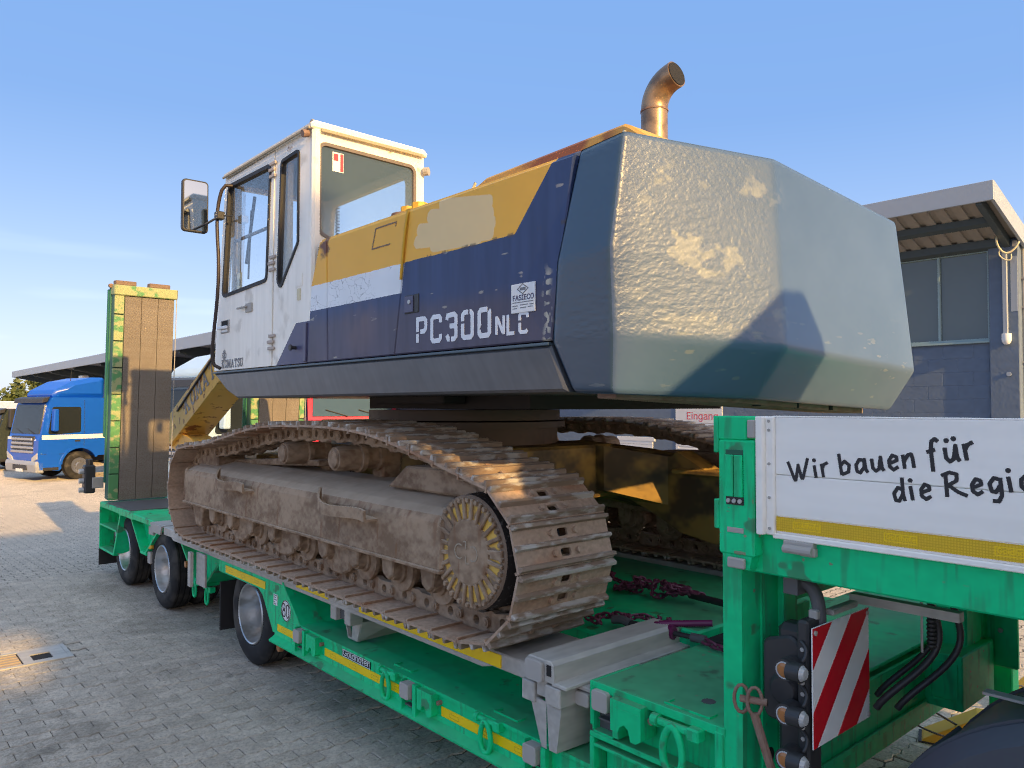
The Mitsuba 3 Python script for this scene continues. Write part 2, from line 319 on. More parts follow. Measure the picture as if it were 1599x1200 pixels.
def f_mesh(p, n, uv):
    u, v = (p.y + p.z) * 60, (p.y - p.z) * 60
    g = dr.maximum(dr.abs(u - dr.floor(u) - 0.5), dr.abs(v - dr.floor(v) - 0.5))
    a = fbm(p.y * 5, p.z * 2, 3.0, 3)
    c = mix((0.17, 0.155, 0.135), (0.25, 0.228, 0.20), a) * (0.85 + 0.3 * fbm(1.0, p.y * 2, p.z * 30, 2))
    return mix((0.13, 0.085, 0.055), c, smoothstep(0.22, 0.36, g))
bsdf('m_rampmesh', f_mesh, 0.8)
def f_rampedge(p, n, uv):
    a = fbm(p.x * 9, p.y * 16, p.z * 16, 4)
    return mix((0.085, 0.26, 0.10), (0.32, 0.35, 0.17), smoothstep(0.42, 0.58, a + 0.12 * (p.z - 2.2)))
bsdf('m_rampedge', f_rampedge, 0.6)
def f_wall(p, n, uv):
    a = fbm(p.x * 1.2, p.y * 1.2, p.z * 1.2, 4); b = fbm(p.x * 14, p.y * 14, p.z * 14, 3)
    return mix((0.100, 0.138, 0.205), (0.122, 0.162, 0.232), a) * (0.9 + 0.2 * b)
bsdf('m_wall', f_wall, 0.7, bump=(lambda p, n, uv: fbm(p.x * 30, p.y * 30, p.z * 30, 3), 0.004))
def f_exh(p, n, uv):
    a = fbm(p.x * 14, p.y * 14, p.z * 14, 4)
    return mix((0.40, 0.26, 0.15), (0.20, 0.135, 0.09), smoothstep(0.35, 0.65, a + 0.4 * (p.z - 3.45)))
bsdf('m_exhaust', f_exh, 0.38, metal=0.6)
bsdf('m_white', lambda p, n, uv: mix((0.84, 0.81, 0.75), (0.90, 0.87, 0.82), fbm(p.x * 3, p.y * 3, p.z * 3, 4)) * (0.95 + 0.1 * fbm(p.x * 3, 1.0, p.z * 24, 3)), 0.4)
def f_wood(p, n, uv):
    return mix((0.22, 0.15, 0.11), (0.15, 0.105, 0.08), fbm(p.x * 30, p.y * 4, p.z * 30, 3))
bsdf('m_wood', f_wood, 0.85)
def f_rust(p, n, uv): return mix((0.16, 0.075, 0.045), (0.28, 0.20, 0.16), fbm(p.x * 22, p.y * 22, p.z * 22, 4))
bsdf('m_rust', f_rust, 0.75)
# plain ones
bsdf('m_rubber', (0.02, 0.02, 0.022), 0.6); bsdf('m_black', (0.03, 0.03, 0.033), 0.45); bsdf('m_dark', (0.012, 0.012, 0.013), 0.8)
bsdf('m_grey', (0.36, 0.34, 0.315), 0.6); bsdf('m_darkgrey', (0.09, 0.09, 0.095), 0.5); bsdf('m_steelblue', (0.075, 0.115, 0.15), 0.45)
bsdf('m_cream', (0.62, 0.56, 0.38), 0.6); bsdf('m_letter', (0.72, 0.75, 0.80), 0.45); bsdf('m_ink', (0.012, 0.014, 0.02), 0.4); bsdf('m_inkfaint', (0.16, 0.17, 0.19), 0.5)
bsdf('m_signyellow', (0.85, 0.58, 0.0), 0.35); bsdf('m_signtext', (0.60, 0.42, 0.01), 0.4); bsdf('m_signred', (0.55, 0.008, 0.02), 0.3); bsdf('m_signwhite', (0.72, 0.73, 0.74), 0.3)
bsdf('m_redtext', (0.55, 0.05, 0.07), 0.5); bsdf('m_amber', (0.34, 0.13, 0.035), 0.2, spec=0.7); bsdf('m_truckbumper', (0.30, 0.32, 0.36), 0.4); bsdf('m_lens', (0.40, 0.41, 0.42), 0.15, spec=0.8); bsdf('m_redlens', (0.45, 0.015, 0.03), 0.2)
bsdf('m_purple', (0.15, 0.018, 0.085), 0.35, spec=0.5); bsdf('m_chainpurple', (0.15, 0.035, 0.075), 0.5); bsdf('m_lockblue', (0.05, 0.07, 0.11), 0.4)
bsdf('m_navy', (0.075, 0.075, 0.14), 0.4); bsdf('m_roofedge', (0.30, 0.34, 0.40), 0.45); bsdf('m_soffit', (0.28, 0.265, 0.25), 0.6); bsdf('m_beam', (0.055, 0.075, 0.085), 0.5)
bsdf('m_headliner', (0.15, 0.195, 0.22), 0.8); bsdf('m_pane', (0.11, 0.14, 0.15), 0.22, spec=0.6); bsdf('m_paneframe', (0.26, 0.36, 0.38), 0.5); bsdf('m_shutter', (0.62, 0.63, 0.65), 0.5)
bsdf('m_mudguard', (0.055, 0.062, 0.080), 0.42, spec=0.5); bsdf('m_seat', (0.04, 0.042, 0.045), 0.7); bsdf('m_cabinside', (0.50, 0.46, 0.33), 0.7)
bsdf('m_truckblue', (0.003, 0.085, 0.50), 0.25, coat=0.8); bsdf('m_truckgreen', (0.022, 0.032, 0.027), 0.55); bsdf('m_windblue', (0.05, 0.10, 0.17), 0.15, spec=0.3); bsdf('m_paleblue', (0.38, 0.52, 0.68), 0.3, coat=0.5); bsdf('m_truckwhite', (0.68, 0.72, 0.78), 0.3, coat=0.5); bsdf('m_truckred', (0.55, 0.01, 0.06), 0.3, coat=0.5)
bsdf('m_truckglass', (0.02, 0.025, 0.028), 0.12, spec=0.35); bsdf('m_chrome', (0.55, 0.55, 0.56), 0.25, metal=0.9); bsdf('m_mirrorglass', (0.5, 0.53, 0.56), 0.06, metal=1.0)
scene['m_glass'] = dict(type='blendbsdf', weight=0.06, a=dict(type='thindielectric', int_ior=1.5), b=dict(type='twosided', nested=dict(type='diffuse', reflectance=dict(type='rgb', value=[0.30, 0.36, 0.38]))))
scene['m_glassdust'] = dict(type='blendbsdf', weight=0.20, a=dict(type='thindielectric', int_ior=1.5), b=dict(type='twosided', nested=dict(type='diffuse', reflectance=dict(type='rgb', value=[0.22, 0.34, 0.42]))))
scene['m_leaf'] = dict(type='twosided', nested=dict(type='principled', base_color=mikit.proc(lambda p, n, uv: mix((0.045, 0.075, 0.018), (0.13, 0.15, 0.05), noise(p.x * 1.3, p.y * 1.3, p.z * 1.3))), roughness=0.6))
bsdf('m_bark', (0.10, 0.075, 0.055), 0.9)
bsdf('m_drum', lambda p, n, uv: dr.select(n.y < -0.6, mix((0.21, 0.145, 0.10), (0.66, 0.42, 0.08), smoothstep(0.36, 0.52, fbm(p.x * 14, 2.0, p.z * 14, 3)) * smoothstep(0.235, 0.222, dr.norm(mi.Vector2f(p.x + 2.865, p.z - 1.33)))), mix((0.022, 0.021, 0.021), (0.10, 0.095, 0.09), smoothstep(0.62, 0.8, fbm(p.x * 60, p.y * 60, p.z * 60, 3)))), 0.55)
bsdf('m_yellowdirt', lambda p, n, uv: mix((0.34, 0.21, 0.055), (0.09, 0.06, 0.035), smoothstep(0.35, 0.65, fbm(p.x * 5, p.y * 5, p.z * 5, 4))), 0.6)
bsdf('m_bearing', (0.13, 0.09, 0.065), 0.6); bsdf('m_embl', (0.33, 0.27, 0.20), 0.7); bsdf('m_signyellow2', (0.62, 0.36, 0.03), 0.5); bsdf('m_hinge', (0.42, 0.36, 0.32), 0.6)
bsdf('m_sealbrown', (0.15, 0.125, 0.11), 0.6); bsdf('m_cabin', (0.55, 0.52, 0.42), 0.6); bsdf('m_gutter', (0.34, 0.29, 0.20), 0.6); bsdf('m_cardyellow', (0.72, 0.70, 0.48), 0.6); bsdf('m_railbrown', (0.035, 0.026, 0.025), 0.5)
bsdf('m_greendark', (0.003, 0.09, 0.05), 0.5); bsdf('m_signgold', lambda p, n, uv: mix((0.58, 0.36, 0.005), (0.72, 0.47, 0.02), smoothstep(0.10, 0.25, dr.minimum(dr.abs(p.x * 130 - dr.floor(p.x * 130) - 0.5), dr.abs(p.z * 130 - dr.floor(p.z * 130) - 0.5)))), 0.35)
bsdf('m_rampback', (0.05, 0.12, 0.09), 0.6); bsdf('m_teal', (0.02, 0.13, 0.09), 0.5)
bsdf('m_draincolor', (0.36, 0.27, 0.17), 0.6); bsdf('m_canopy', (0.20, 0.21, 0.23), 0.6); bsdf('m_truckcream', (0.70, 0.66, 0.55), 0.35, coat=0.5); bsdf('m_amberdull', (0.50, 0.14, 0.06), 0.6); bsdf('m_hall', (0.42, 0.42, 0.40), 0.7)
bsdf('m_underside', (0.035, 0.028, 0.024), 0.8)
# ================================================================ EXCAVATOR
EX = thing('excavator', 'old yellow, white and blue crawler excavator loaded on the green low loader trailer', 'excavator')
YC = 3.67                       # middle plane of the machine
rng = random.Random(7)
def X(part, mesh, mat, smooth=False, **k): return add(f'{EX}__{part}', mesh, mat, smooth, **k)

# ---- crawler tracks: shoes on links, each shoe an entry
SPX, SPZ, IDX, IDZ, TR = -2.82, 1.305, -6.70, 1.300, 0.375
top_run = smoothline([(-2.82, 0, 1.68), (-3.28, 0, 1.785), (-3.8, 0, 1.868), (-4.5, 0, 1.885), (-5.1, 0, 1.868), (-5.9, 0, 1.755), (-6.62, 0, 1.675)], 60)[:, [0, 2]]
loop = [(SPX + TR * math.sin(a), SPZ - TR * math.cos(a)) for a in np.linspace(0, math.pi, 40)][:-1]
loop += [tuple(q) for q in top_run]
loop += [(IDX - TR * math.sin(a), IDZ + TR * math.cos(a)) for a in np.linspace(0.12, math.pi, 40)]
loop += [(x, 0.93) for x in np.linspace(IDX, SPX, 40)[1:]]
loop = np.array(loop)
S = np.r_[0, np.cumsum(np.linalg.norm(np.diff(loop, axis=0), axis=1))]
NSH = 48; PITCH = S[-1] / NSH
def on_loop(s):
    s = s % S[-1]
    return np.array([np.interp(s, S, loop[:, 0]), np.interp(s, S, loop[:, 1])])
plate2d = Polygon([(-0.110, -0.30), (0.096, -0.30), (0.096, 0.30), (-0.110, 0.30)])
for cu in (-0.047, 0.043):
    plate2d = plate2d.difference(sbox(cu - 0.008, -0.022, cu + 0.008, 0.022).buffer(0.010, quad_segs=3))
shoe_plate = prism(plate2d, 'z', 0.0, 0.013)
bolts = cat(*[cyl((u, y, 0.012), (u, y, 0.030), 0.015, 6) for u in (-0.047, 0.043) for y in (-0.075, 0.075)])
shoe_mesh = cat(shoe_plate, bolts, prism([(-0.110, 0.013), (-0.096, -0.014), (-0.110, -0.014)], 'y', -0.30, 0.30))
def grouser(u, h): return cprism([(u - 0.015, 0.011), (u + 0.015, 0.011), (u + 0.008, h), (u - 0.007, h)], 'y', -0.30, 0.30, 0.0025)
grouser_mesh = cat(grouser(-0.092, 0.040), grouser(-0.002, 0.036), grouser(0.088, 0.040))
lp = Point(-0.072, -0.052).buffer(0.050, quad_segs=4).union(Point(0.100, -0.052).buffer(0.047, quad_segs=4)).union(sbox(-0.09, -0.088, 0.10, -0.002))
lp = lp.difference(Point(0.012, -0.045).buffer(0.024, quad_segs=3)).simplify(0.001)
link_mesh = cat(*[prism(lp, 'y', y - 0.017, y + 0.017) for y in (-0.095, 0.095)], cyl((0.10, -0.13, -0.052), (0.10, 0.13, -0.052), 0.026, 10), cyl((0.10, -0.135, -0.052), (0.10, 0.135, -0.052), 0.014, 8))
D_shoe, D_gr, D_link = mikit.ply(shoe_mesh, 'm_shoe'), mikit.ply(grouser_mesh, 'm_grouser', 30), mikit.ply(link_mesh, 'm_track', 35)
for ym in (2.47, 2 * YC - 2.47):
    for k in range(NSH):
        a, b = on_loop((k - 0.5) * PITCH + 0.06), on_loop((k + 0.5) * PITCH + 0.06)
        m = (a + b) / 2; t = (b - a) / np.linalg.norm(b - a)
        # bottom run is travelled from the idler to the sprocket: u follows the loop, the outward normal is to its right
        n = np.array([t[1], -t[0]])
        M = np.eye(4); M[:3, 0] = [t[0], 0, t[1]]; M[:3, 1] = np.cross([n[0], 0, n[1]], [t[0], 0, t[1]]); M[:3, 2] = [n[0], 0, n[1]]; M[:3, 3] = [m[0], ym, m[1]]
        # keep neighbours from sharing planes
        M[:3, 3] += np.array([n[0], 0, n[1]]) * rng.uniform(-0.0015, 0.0015)
        to = T(M.tolist())
        s = number(f'{EX}__track_shoe')
        scene[s] = {**D_shoe, 'to_world': to}
        scene[f'{s}__grouser'] = {**D_gr, 'to_world': to}
        scene[f'{s}__link'] = {**D_link, 'to_world': to}

# ---- track frames, rollers, final drives
def side(y): return y
for sgn, tagname in ((1, 'near'), (-1, 'far')):
    Y = (lambda y: y) if sgn == 1 else (lambda y: 2 * YC - y)
    sec = [(Y(2.215), 1.215), (Y(2.225), 1.44), (Y(2.245), 1.475), (Y(2.30), 1.505), (Y(2.52), 1.555), (Y(2.72), 1.555), (Y(2.72), 1.215)]
    fr = X('track_frame', cprism(sec, 'x', -6.78, -3.06, 0.012), 'm_track')
    X(fr[len(EX) + 2:] + '__end_plate', cprism([(-6.86, 1.24), (-6.775, 1.215), (-6.775, 1.50), (-6.84, 1.47)], 'y', Y(2.235), Y(2.70), 0.008), 'm_track')
    X(fr[len(EX) + 2:] + '__lip', box(-6.80, -3.06, Y(2.203), Y(2.26), 1.196, 1.214, 0.004), 'm_track')
    X(fr[len(EX) + 2:] + '__lug', cprism([(-6.72, 1.2), (-6.44, 1.2), (-6.50, 1.02), (-6.62, 1.02)], 'y', Y(2.26), Y(2.34), 0.008), 'm_track')
    X(fr[len(EX) + 2:] + '__recoil_cover', cprism([(-3.85, 1.55), (-3.66, 1.68), (-3.05, 1.69), (-2.98, 1.55)], 'y', Y(2.40), Y(2.68), 0.012), 'm_track')
    X(fr[len(EX) + 2:] + '__recoil_cover', cprism([(-6.60, 1.553), (-5.9, 1.553), (-4.9, 1.60), (-4.9, 1.64), (-5.4, 1.63)], 'y', Y(2.50), Y(2.70), 0.006), 'm_track')
    if sgn == 1:
        for x0, z0 in ((-5.99, 1.40), (-4.32, 1.385)):      # bent step plates welded to the frame
            pts = smoothline([(x0, 2.215, z0 + 0.075), (x0 + 0.10, 2.15, z0 + 0.02), (x0 + 0.28, 2.125, z0), (x0 + 0.66, 2.135, z0 + 0.005)], 12)
            up = pts + [0, 0, 0.062]; inn = pts * [1, 0, 1] + [0, 2.225, 0]
            v, f = [], []
            for q, u, w in zip(pts, up, inn): v += [q, u, w, w + [0, 0, 0.012]]
            st = cat(*[hull(np.vstack([[pts[i], up[i], pts[i + 1], up[i + 1]], np.array([pts[i], up[i], pts[i + 1], up[i + 1]]) + [0, 0.014, 0]])) for i in range(11)],
                     *[hull(np.array([pts[i], pts[i + 1], inn[i], inn[i + 1]] + [pts[i] + [0, 0, .012], pts[i + 1] + [0, 0, .012], inn[i] + [0, 0, .012], inn[i + 1] + [0, 0, .012]]) - [0, 0, 0.001]) for i in range(11)])
            X(fr[len(EX) + 2:] + '__step', st, 'm_track', 40)
    for x in np.linspace(-6.22, -3.22, 9):                    # bottom rollers
        yr = 2.47
        prof = [(0, -0.205), (0.055, -0.205), (0.06, -0.165), (0.075, -0.16), (0.075, -0.145), (0.125, -0.14), (0.128, -0.118), (0.10, -0.112), (0.10, -0.07), (0.06, -0.06), (0.06, 0.06), (0.10, 0.07), (0.10, 0.112), (0.128, 0.118), (0.125, 0.14), (0.075, 0.145), (0.055, 0.205), (0, 0.205)]
        r = X('track_roller', lathe(prof, 'y', 20, (x, Y(2.47), 1.125)), 'm_track', 35)
        X(r[len(EX) + 2:] + '__bracket', cat(*[cprism([(x - 0.07, 1.22), (x + 0.07, 1.22), (x + 0.05, 1.105), (x, 1.075), (x - 0.05, 1.105)], 'y', y0, y0 + 0.035, 0.008) for y0 in (Y(2.47) - 0.225, Y(2.47) + 0.19)]), 'm_track', 30)
    for x in (-5.78, -5.02, -4.26):                           # roller guards
        g = rpoly([(x - 0.19, 1.20), (x + 0.19, 1.20), (x + 0.15, 1.03), (x + 0.06, 0.995), (x - 0.06, 0.995), (x - 0.15, 1.03)], 0.03)
        X('roller_guard', cprism(g, 'y', Y(2.30), Y(2.335), 0.01), 'm_track', 30)
    for x in (-5.12, -4.38):                                  # carrier rollers on their posts
        prof = [(0, -0.22), (0.074, -0.215), (0.080, -0.19), (0.080, -0.06), (0.095, -0.055), (0.095, -0.02), (0.075, -0.01), (0.075, 0.07), (0.09, 0.08), (0.09, 0.12), (0.05, 0.13), (0.05, 0.26), (0, 0.26)]
        c = X('carrier_roller', lathe(prof if sgn == 1 else [(r, -o) for r, o in prof][::-1], 'y', 24, (x, Y(2.56), 1.685)), 'm_track', 35)
        X(c[len(EX) + 2:] + '__post', box(x - 0.07, x + 0.07, Y(2.66), Y(2.80), 1.45, 1.72, 0.01), 'm_track')
        X(c[len(EX) + 2:] + '__end_cap', lathe([(0, -0.014), (0.058, -0.012), (0.062, 0.0), (0, 0.0)] if sgn == 1 else [(0, 0), (0.062, 0), (0.058, 0.012), (0, 0.014)], 'y', 20, (x, Y(2.342), 1.685)), 'm_wood' if False else 'm_track', 35)
    # idler
    prof = [(0, -0.10), (0.10, -0.10), (0.12, -0.05), (0.235, -0.045), (0.24, -0.07), (0.262, -0.07), (0.262, -0.05), (0.285, -0.04), (0.285, 0.04), (0.262, 0.05), (0.262, 0.07), (0.235, 0.045), (0.12, 0.05), (0.10, 0.10), (0, 0.10)]
    X('idler', lathe(prof, 'y', 40, (IDX, Y(2.47), IDZ)), 'm_track', 35)
    X('idler_yoke', cprism(rpoly([(-6.92, 1.22), (-6.45, 1.22), (-6.40, 1.60), (-6.62, 1.665), (-6.86, 1.56)], 0.07), 'y', Y(2.36), Y(2.60), 0.012), 'm_track', 30)
    # sprocket with teeth, drum and bolted cover
    nt = 22; sp = []
    for i in range(nt):
        a = 2 * math.pi * i / nt
        sp += [(SPX + r * math.cos(a + o), SPZ + r * math.sin(a + o)) for r, o in ((0.275, -0.10), (0.33, -0.05), (0.33, 0.05), (0.275, 0.10))]
    X('sprocket', prism(Polygon(sp), 'y', Y(2.47) - 0.03, Y(2.47) + 0.03), 'm_track')
    fx, fz = -2.865, 1.33
    drum = [(0, 0.0), (0.262, 0.0), (0.270, 0.008), (0.274, 0.05), (0.278, 0.20), (0.25, 0.22), (0.24, 0.56), (0, 0.56)]
    X('final_drive', lathe(drum if sgn == 1 else [(r, -o) for r, o in drum][::-1], 'y', 48, (fx, Y(2.238), fz)), 'm_drum', 35)
    if sgn == 1:
        X('drive_cover', lathe([(0, -0.016), (0.145, -0.016), (0.155, -0.010), (0.158, 0.002), (0, 0.002)], 'y', 48, (fx, 2.238, fz)), 'm_track', 35)
        ribs, bl = [], []
        for i in range(24):
            a = 2 * math.pi * (i + 0.5) / 24
            rb = cprism([(0.15, -0.011), (0.255, -0.009), (0.255, 0.009), (0.15, 0.011)], 'z', 0, 0.016, 0.004)
            rb.apply_transform(trimesh.transformations.rotation_matrix(a, [0, 0, 1])); rb = wall_text(rb, fx, 2.239, fz); ribs.append(rb)
            for r_ in (0.246,):
                b_ = 2 * math.pi * i / 24
                bx_, bz_ = fx + r_ * math.cos(b_), fz + r_ * math.sin(b_)
                bl.append(cyl((bx_, 2.24, bz_), (bx_, 2.222, bz_), 0.0125, 6))
        bl += [box(fx + 0.17, fx + 0.25, 2.222, 2.24, fz - 0.005, fz + 0.035, 0.006)]
        X('cover_rib', cat(*ribs), 'm_track', kind='stuff'); X('cover_bolt', cat(*bl), 'm_track', kind='stuff')
        emb = strokes([arc(-0.052, 0, 0.034, 0.034, 60, 300, 14), arc(0.052, 0, 0.034, 0.034, -120, 120, 14), [(0, 0.052), (0, 0.02)], [(0, -0.052), (0, -0.02)], [(-0.018, 0.05), (0.0, 0.05)], [(0.0, -0.05), (0.02, -0.05)]], 0.006, 0.004)
        X('cast_emblem', wall_text(emb, fx, 2.2225, fz), 'm_embl')

# ---- centre frame with four legs, swing bearing
X('centre_frame', cprism(rpoly([(-5.75, 2.95), (-3.75, 2.95), (-3.75, 4.39), (-5.75, 4.39)], 0.2), 'z', 1.36, 1.74, 0.02), 'm_yellowdirt')
for sx in (-1, 1):
    for sy in (-1, 1):
        yo = YC + sy * 0.98; yi = YC + sy * 0.42
        x0 = -4.75 + sx * 0.75; x1 = -4.75 + sx * 1.30
        legs = []
        for t0, t1 in ((0, 1),):
            A_ = [(x0 - 0.32, yi), (x0 + 0.32, yi)]; B_ = [(x1 - 0.36, yo), (x1 + 0.36, yo)]
            pts = [(x, y, z) for (x, y), zz in ((A_[0], (1.42, 1.735)), (A_[1], (1.42, 1.735)), (B_[0], (1.24, 1.60)), (B_[1], (1.24, 1.60))) for z in zz]
            legs.append(hull(pts))
        X('frame_leg', cat(*legs), 'm_yellowdirt')
# inner arm to the far drive, the yellow arched side that shows beside the post
arch = Polygon([(-4.35, 1.74), (-3.62, 1.70), (-3.32, 1.66), (-3.28, 1.70), (-3.2, 1.66), (-3.0, 1.56), (-2.55, 1.56), (-2.55, 1.05)] + [(-2.85, 1.08), (-3.25, 1.14), (-3.50, 1.26), (-3.80, 1.36), (-4.35, 1.37)])
X('frame_arm', prism(arch, 'y', 4.40, 4.58), 'm_yellowdirt')
X('frame_arm__flange', box(-3.25, -2.5, 4.30, 4.56, 1.555, 1.585, 0.006), 'm_yellowdirt')
X('swing_bearing', cat(cyl((-4.75, YC, 1.73), (-4.75, YC, 1.86), 0.72, 48), cyl((-4.75, YC, 1.86), (-4.75, YC, 1.905), 0.78, 48), cyl((-4.75, YC, 1.915), (-4.75, YC, 1.99), 0.74, 48)), 'm_bearing', 30)
X('deck_underside', cat(box(-4.72, -3.05, 2.80, 4.6, 2.0, 2.085)), 'm_underside')
X('hose_cover', box(-4.35, -3.6, 2.62, 2.79, 2.03, 2.085, 0.01), 'm_underside')

# ---- revolving frame skirt and body
X('deck_skirt', cprism([(-6.07, 2.270), (-5.80, 2.135), (-5.60, 2.077), (-2.175, 2.077), (-2.272, 2.270)], 'y', 2.196, 5.10, 0.012), 'm_skirt')
X('deck_edge', box(-6.07, -2.275, 2.190, 5.10, 2.2705, 2.283, 0.004), 'm_steelblue')
X('body_core', box(-4.40, -2.18, 2.235, 5.05, 2.283, 3.015), 'm_dark')
X('front_right_tank', cprism([(-5.9, 2.284), (-4.41, 2.284), (-4.41, 2.98), (-5.5, 2.98), (-5.9, 2.75)], 'y', 4.10, 5.05, 0.03), 'm_yellow')
PN = [('side_panel', [(-4.475, 2.290), (-4.207, 2.290), (-4.228, 3.025), (-4.315, 3.03), (-4.425, 2.77)]),
      ('side_panel', [(-4.199, 2.290), (-3.462, 2.290), (-3.325, 3.03), (-4.220, 3.03)]),
      ('side_panel', [(-3.450, 2.290), (-2.262, 2.290), (-2.130, 3.03), (-3.312, 3.03)])]
for i, (nm, pg) in enumerate(PN):
    k = X(nm, cprism(pg, 'y', 2.200 if i != 2 else 2.194, 2.234, 0.006), 'm_panel')
seal = smoothline([(-3.318, 2.19, 3.035), (-3.335, 2.185, 2.95), (-3.365, 2.187, 2.80), (-3.385, 2.19, 2.68)], 14)
X('door_seal', tube(seal, 0.008, 6), 'm_signyellow2', True)
# hood top with a rolled edge
X('hood_top', cprism([(2.205, 3.022), (2.215, 3.045), (2.245, 3.058), (5.0, 3.058), (5.05, 3.02)], 'x', -4.31, -2.14, 0.004), 'm_panel')
X('engine_hood', cprism([(-2.99, 3.055), (-2.93, 3.105), (-2.86, 3.128), (-1.985, 3.150), (-1.955, 3.135), (-1.86, 3.062)], 'y', 2.33, 4.0, 0.012), 'm_hood')
for x in (-2.975, -2.02): X('hood_strap', tube([(x, 2.325, 3.055), (x + 0.05, 2.322, 3.115)], 0.007, 6), 'm_cream', True)
# flap outlined on the middle panel
fl = [(-3.695, 2.885), (-3.475, 2.885), (-3.44, 3.0), (-3.655, 3.0)]
X('filler_flap', prism(Polygon(fl).difference(Polygon(fl).buffer(-0.007, join_style=2)).difference(sbox(-3.505, 2.80, -3.40, 2.975)), 'y', 2.1975, 2.205), 'm_rust')
lk = X('panel_lock', cat(box(-3.350, -3.222, 2.189, 2.2, 2.495, 2.590, 0.003)), 'm_black')
X('panel_lock__plate', box(-3.345, -3.265, 2.184, 2.1885, 2.501, 2.584, 0.002), 'm_navy')
X('panel_lock__cylinder', cyl((-3.295, 2.1835, 2.553), (-3.295, 2.178, 2.553), 0.011, 14), 'm_lens')
# fuel filler and caps seen over the hood
X('filler_neck', cat(cyl((-3.72, 2.44, 3.05), (-3.72, 2.44, 3.125), 0.085, 24), cyl((-3.86, 2.42, 3.05), (-3.86, 2.42, 3.105), 0.08, 24)), 'm_rust', 30)
X('filler_cap', cyl((-3.70, 2.44, 3.125), (-3.70, 2.44, 3.165), 0.042, 8), 'm_signyellow2', 30)
X('filler_cap', cyl((-3.58, 2.44, 3.06), (-3.58, 2.44, 3.165), 0.046, 8), 'm_signyellow2', 30)
X('filler_cap', tube([(-4.10, 2.40, 3.05), (-4.10, 2.40, 3.105), (-4.05, 2.42, 3.105), (-4.03, 2.42, 3.05)], 0.012, 8), 'm_cream', True)

# model number and dealer plate
def blk(l): return l
Hh, Ww = 1.0, 0.80
q = 0.14
def rr(x0, y0, x1, y1, r=0.16): return list(rpoly(sbox(x0, y0, x1, y1), r, 4).exterior.coords)
P_ = [[(0, 0), (0, 0.38)], [(0, 0.46), (0, 1), (0.5, 1), (0.62, 0.9), (0.62, 0.58), (0.5, 0.46), (0.22, 0.46)], ]
C_ = [[(0.62, 0.74), (0.62, 0.9), (0.52, 1), (0.12, 1), (0.0, 0.9), (0, 0.1), (0.1, 0), (0.52, 0), (0.62, 0.1), (0.62, 0.26)]]
T_ = [[(0.0, 0.8), (0.06, 0.97), (0.5, 1), (0.62, 0.9), (0.62, 0.62), (0.52, 0.53), (0.2, 0.53)], [(0.52, 0.53), (0.62, 0.44), (0.62, 0.1), (0.5, 0), (0.30, 0)], [(0.20, 0), (0.1, 0.01), (0.0, 0.18)]]
O1 = [[(0.35, 1), (0.12, 1), (0.0, 0.9), (0, 0.66)], [(0, 0.56), (0, 0.1), (0.1, 0), (0.52, 0), (0.62, 0.1), (0.62, 0.9), (0.5, 1), (0.46, 1)]]
O2 = [[(0.05, 0.5), (0.0, 0.42), (0, 0.9), (0.1, 1), (0.5, 1)], [(0.58, 0.94), (0.62, 0.9), (0.62, 0.1), (0.52, 0), (0.1, 0), (0.0, 0.1), (0.0, 0.24)]]
N_ = [[(0, 0), (0, 1)], [(0.08, 0.9), (0.54, 0.1)], [(0.62, 0), (0.62, 1)]]
L_ = [[(0, 1), (0, 0), (0.52, 0)]]
C2 = [[(0.62, 0.74), (0.62, 0.9), (0.5, 1), (0.1, 1), (0.0, 0.9), (0, 0.62)], [(0, 0.5), (0, 0.1), (0.1, 0), (0.5, 0), (0.6, 0.1)]]
big = [[(x * 1.0 + 0.10 + i * 1.06, y) for x, y in ln] for i, g in enumerate((P_, C_, T_, O1, O2)) for ln in g]
small = [[(5.38 + x * 0.68 + i * 0.66, y * 0.70 - 0.03) for x, y in ln] for i, g in enumerate((N_, L_, C2)) for ln in g]
let = cat(strokes(big, 0.20, 0.0015, cap=2, scale=0.118, join=2), strokes(small, 0.14, 0.0015, cap=2, scale=0.118, join=2))
X('model_lettering', wall_text(let, -3.245, 2.1935, 2.340), 'm_letter')
pl = X('dealer_plate', box(-2.505, -2.352, 2.187, 2.1935, 2.420, 2.546, 0.002), 'm_signwhite')
X('dealer_plate__lettering', wall_text(meshkit.text_mesh('FASIECO', 0.0225, 0.001, bold=True), -2.494, 2.1865, 2.474), 'm_navy')
dm = Polygon([(0, 0.024), (0.038, 0), (0, -0.024), (-0.038, 0)])
X('dealer_plate__emblem', wall_text(cat(prism(dm.difference(dm.buffer(-0.004)), 'z', 0, 0.001), prism(sbox(-0.018, -0.006, 0.018, 0.006), 'z', 0, 0.001)), -2.428, 2.1865, 2.522), 'm_inkfaint')
X('dealer_plate__fine_print', cat(*[box(-2.495 + a, -2.495 + b, 2.1862, 2.1866, z, z + 0.004) for a, b, z in ((0, .134, .463 + 2), (0, .035, 2.449), (.05, .10, 2.451), (.11, .135, 2.45), (0, .03, 2.438), (.05, .09, 2.439), (.1, .13, 2.44))]), 'm_inkfaint')

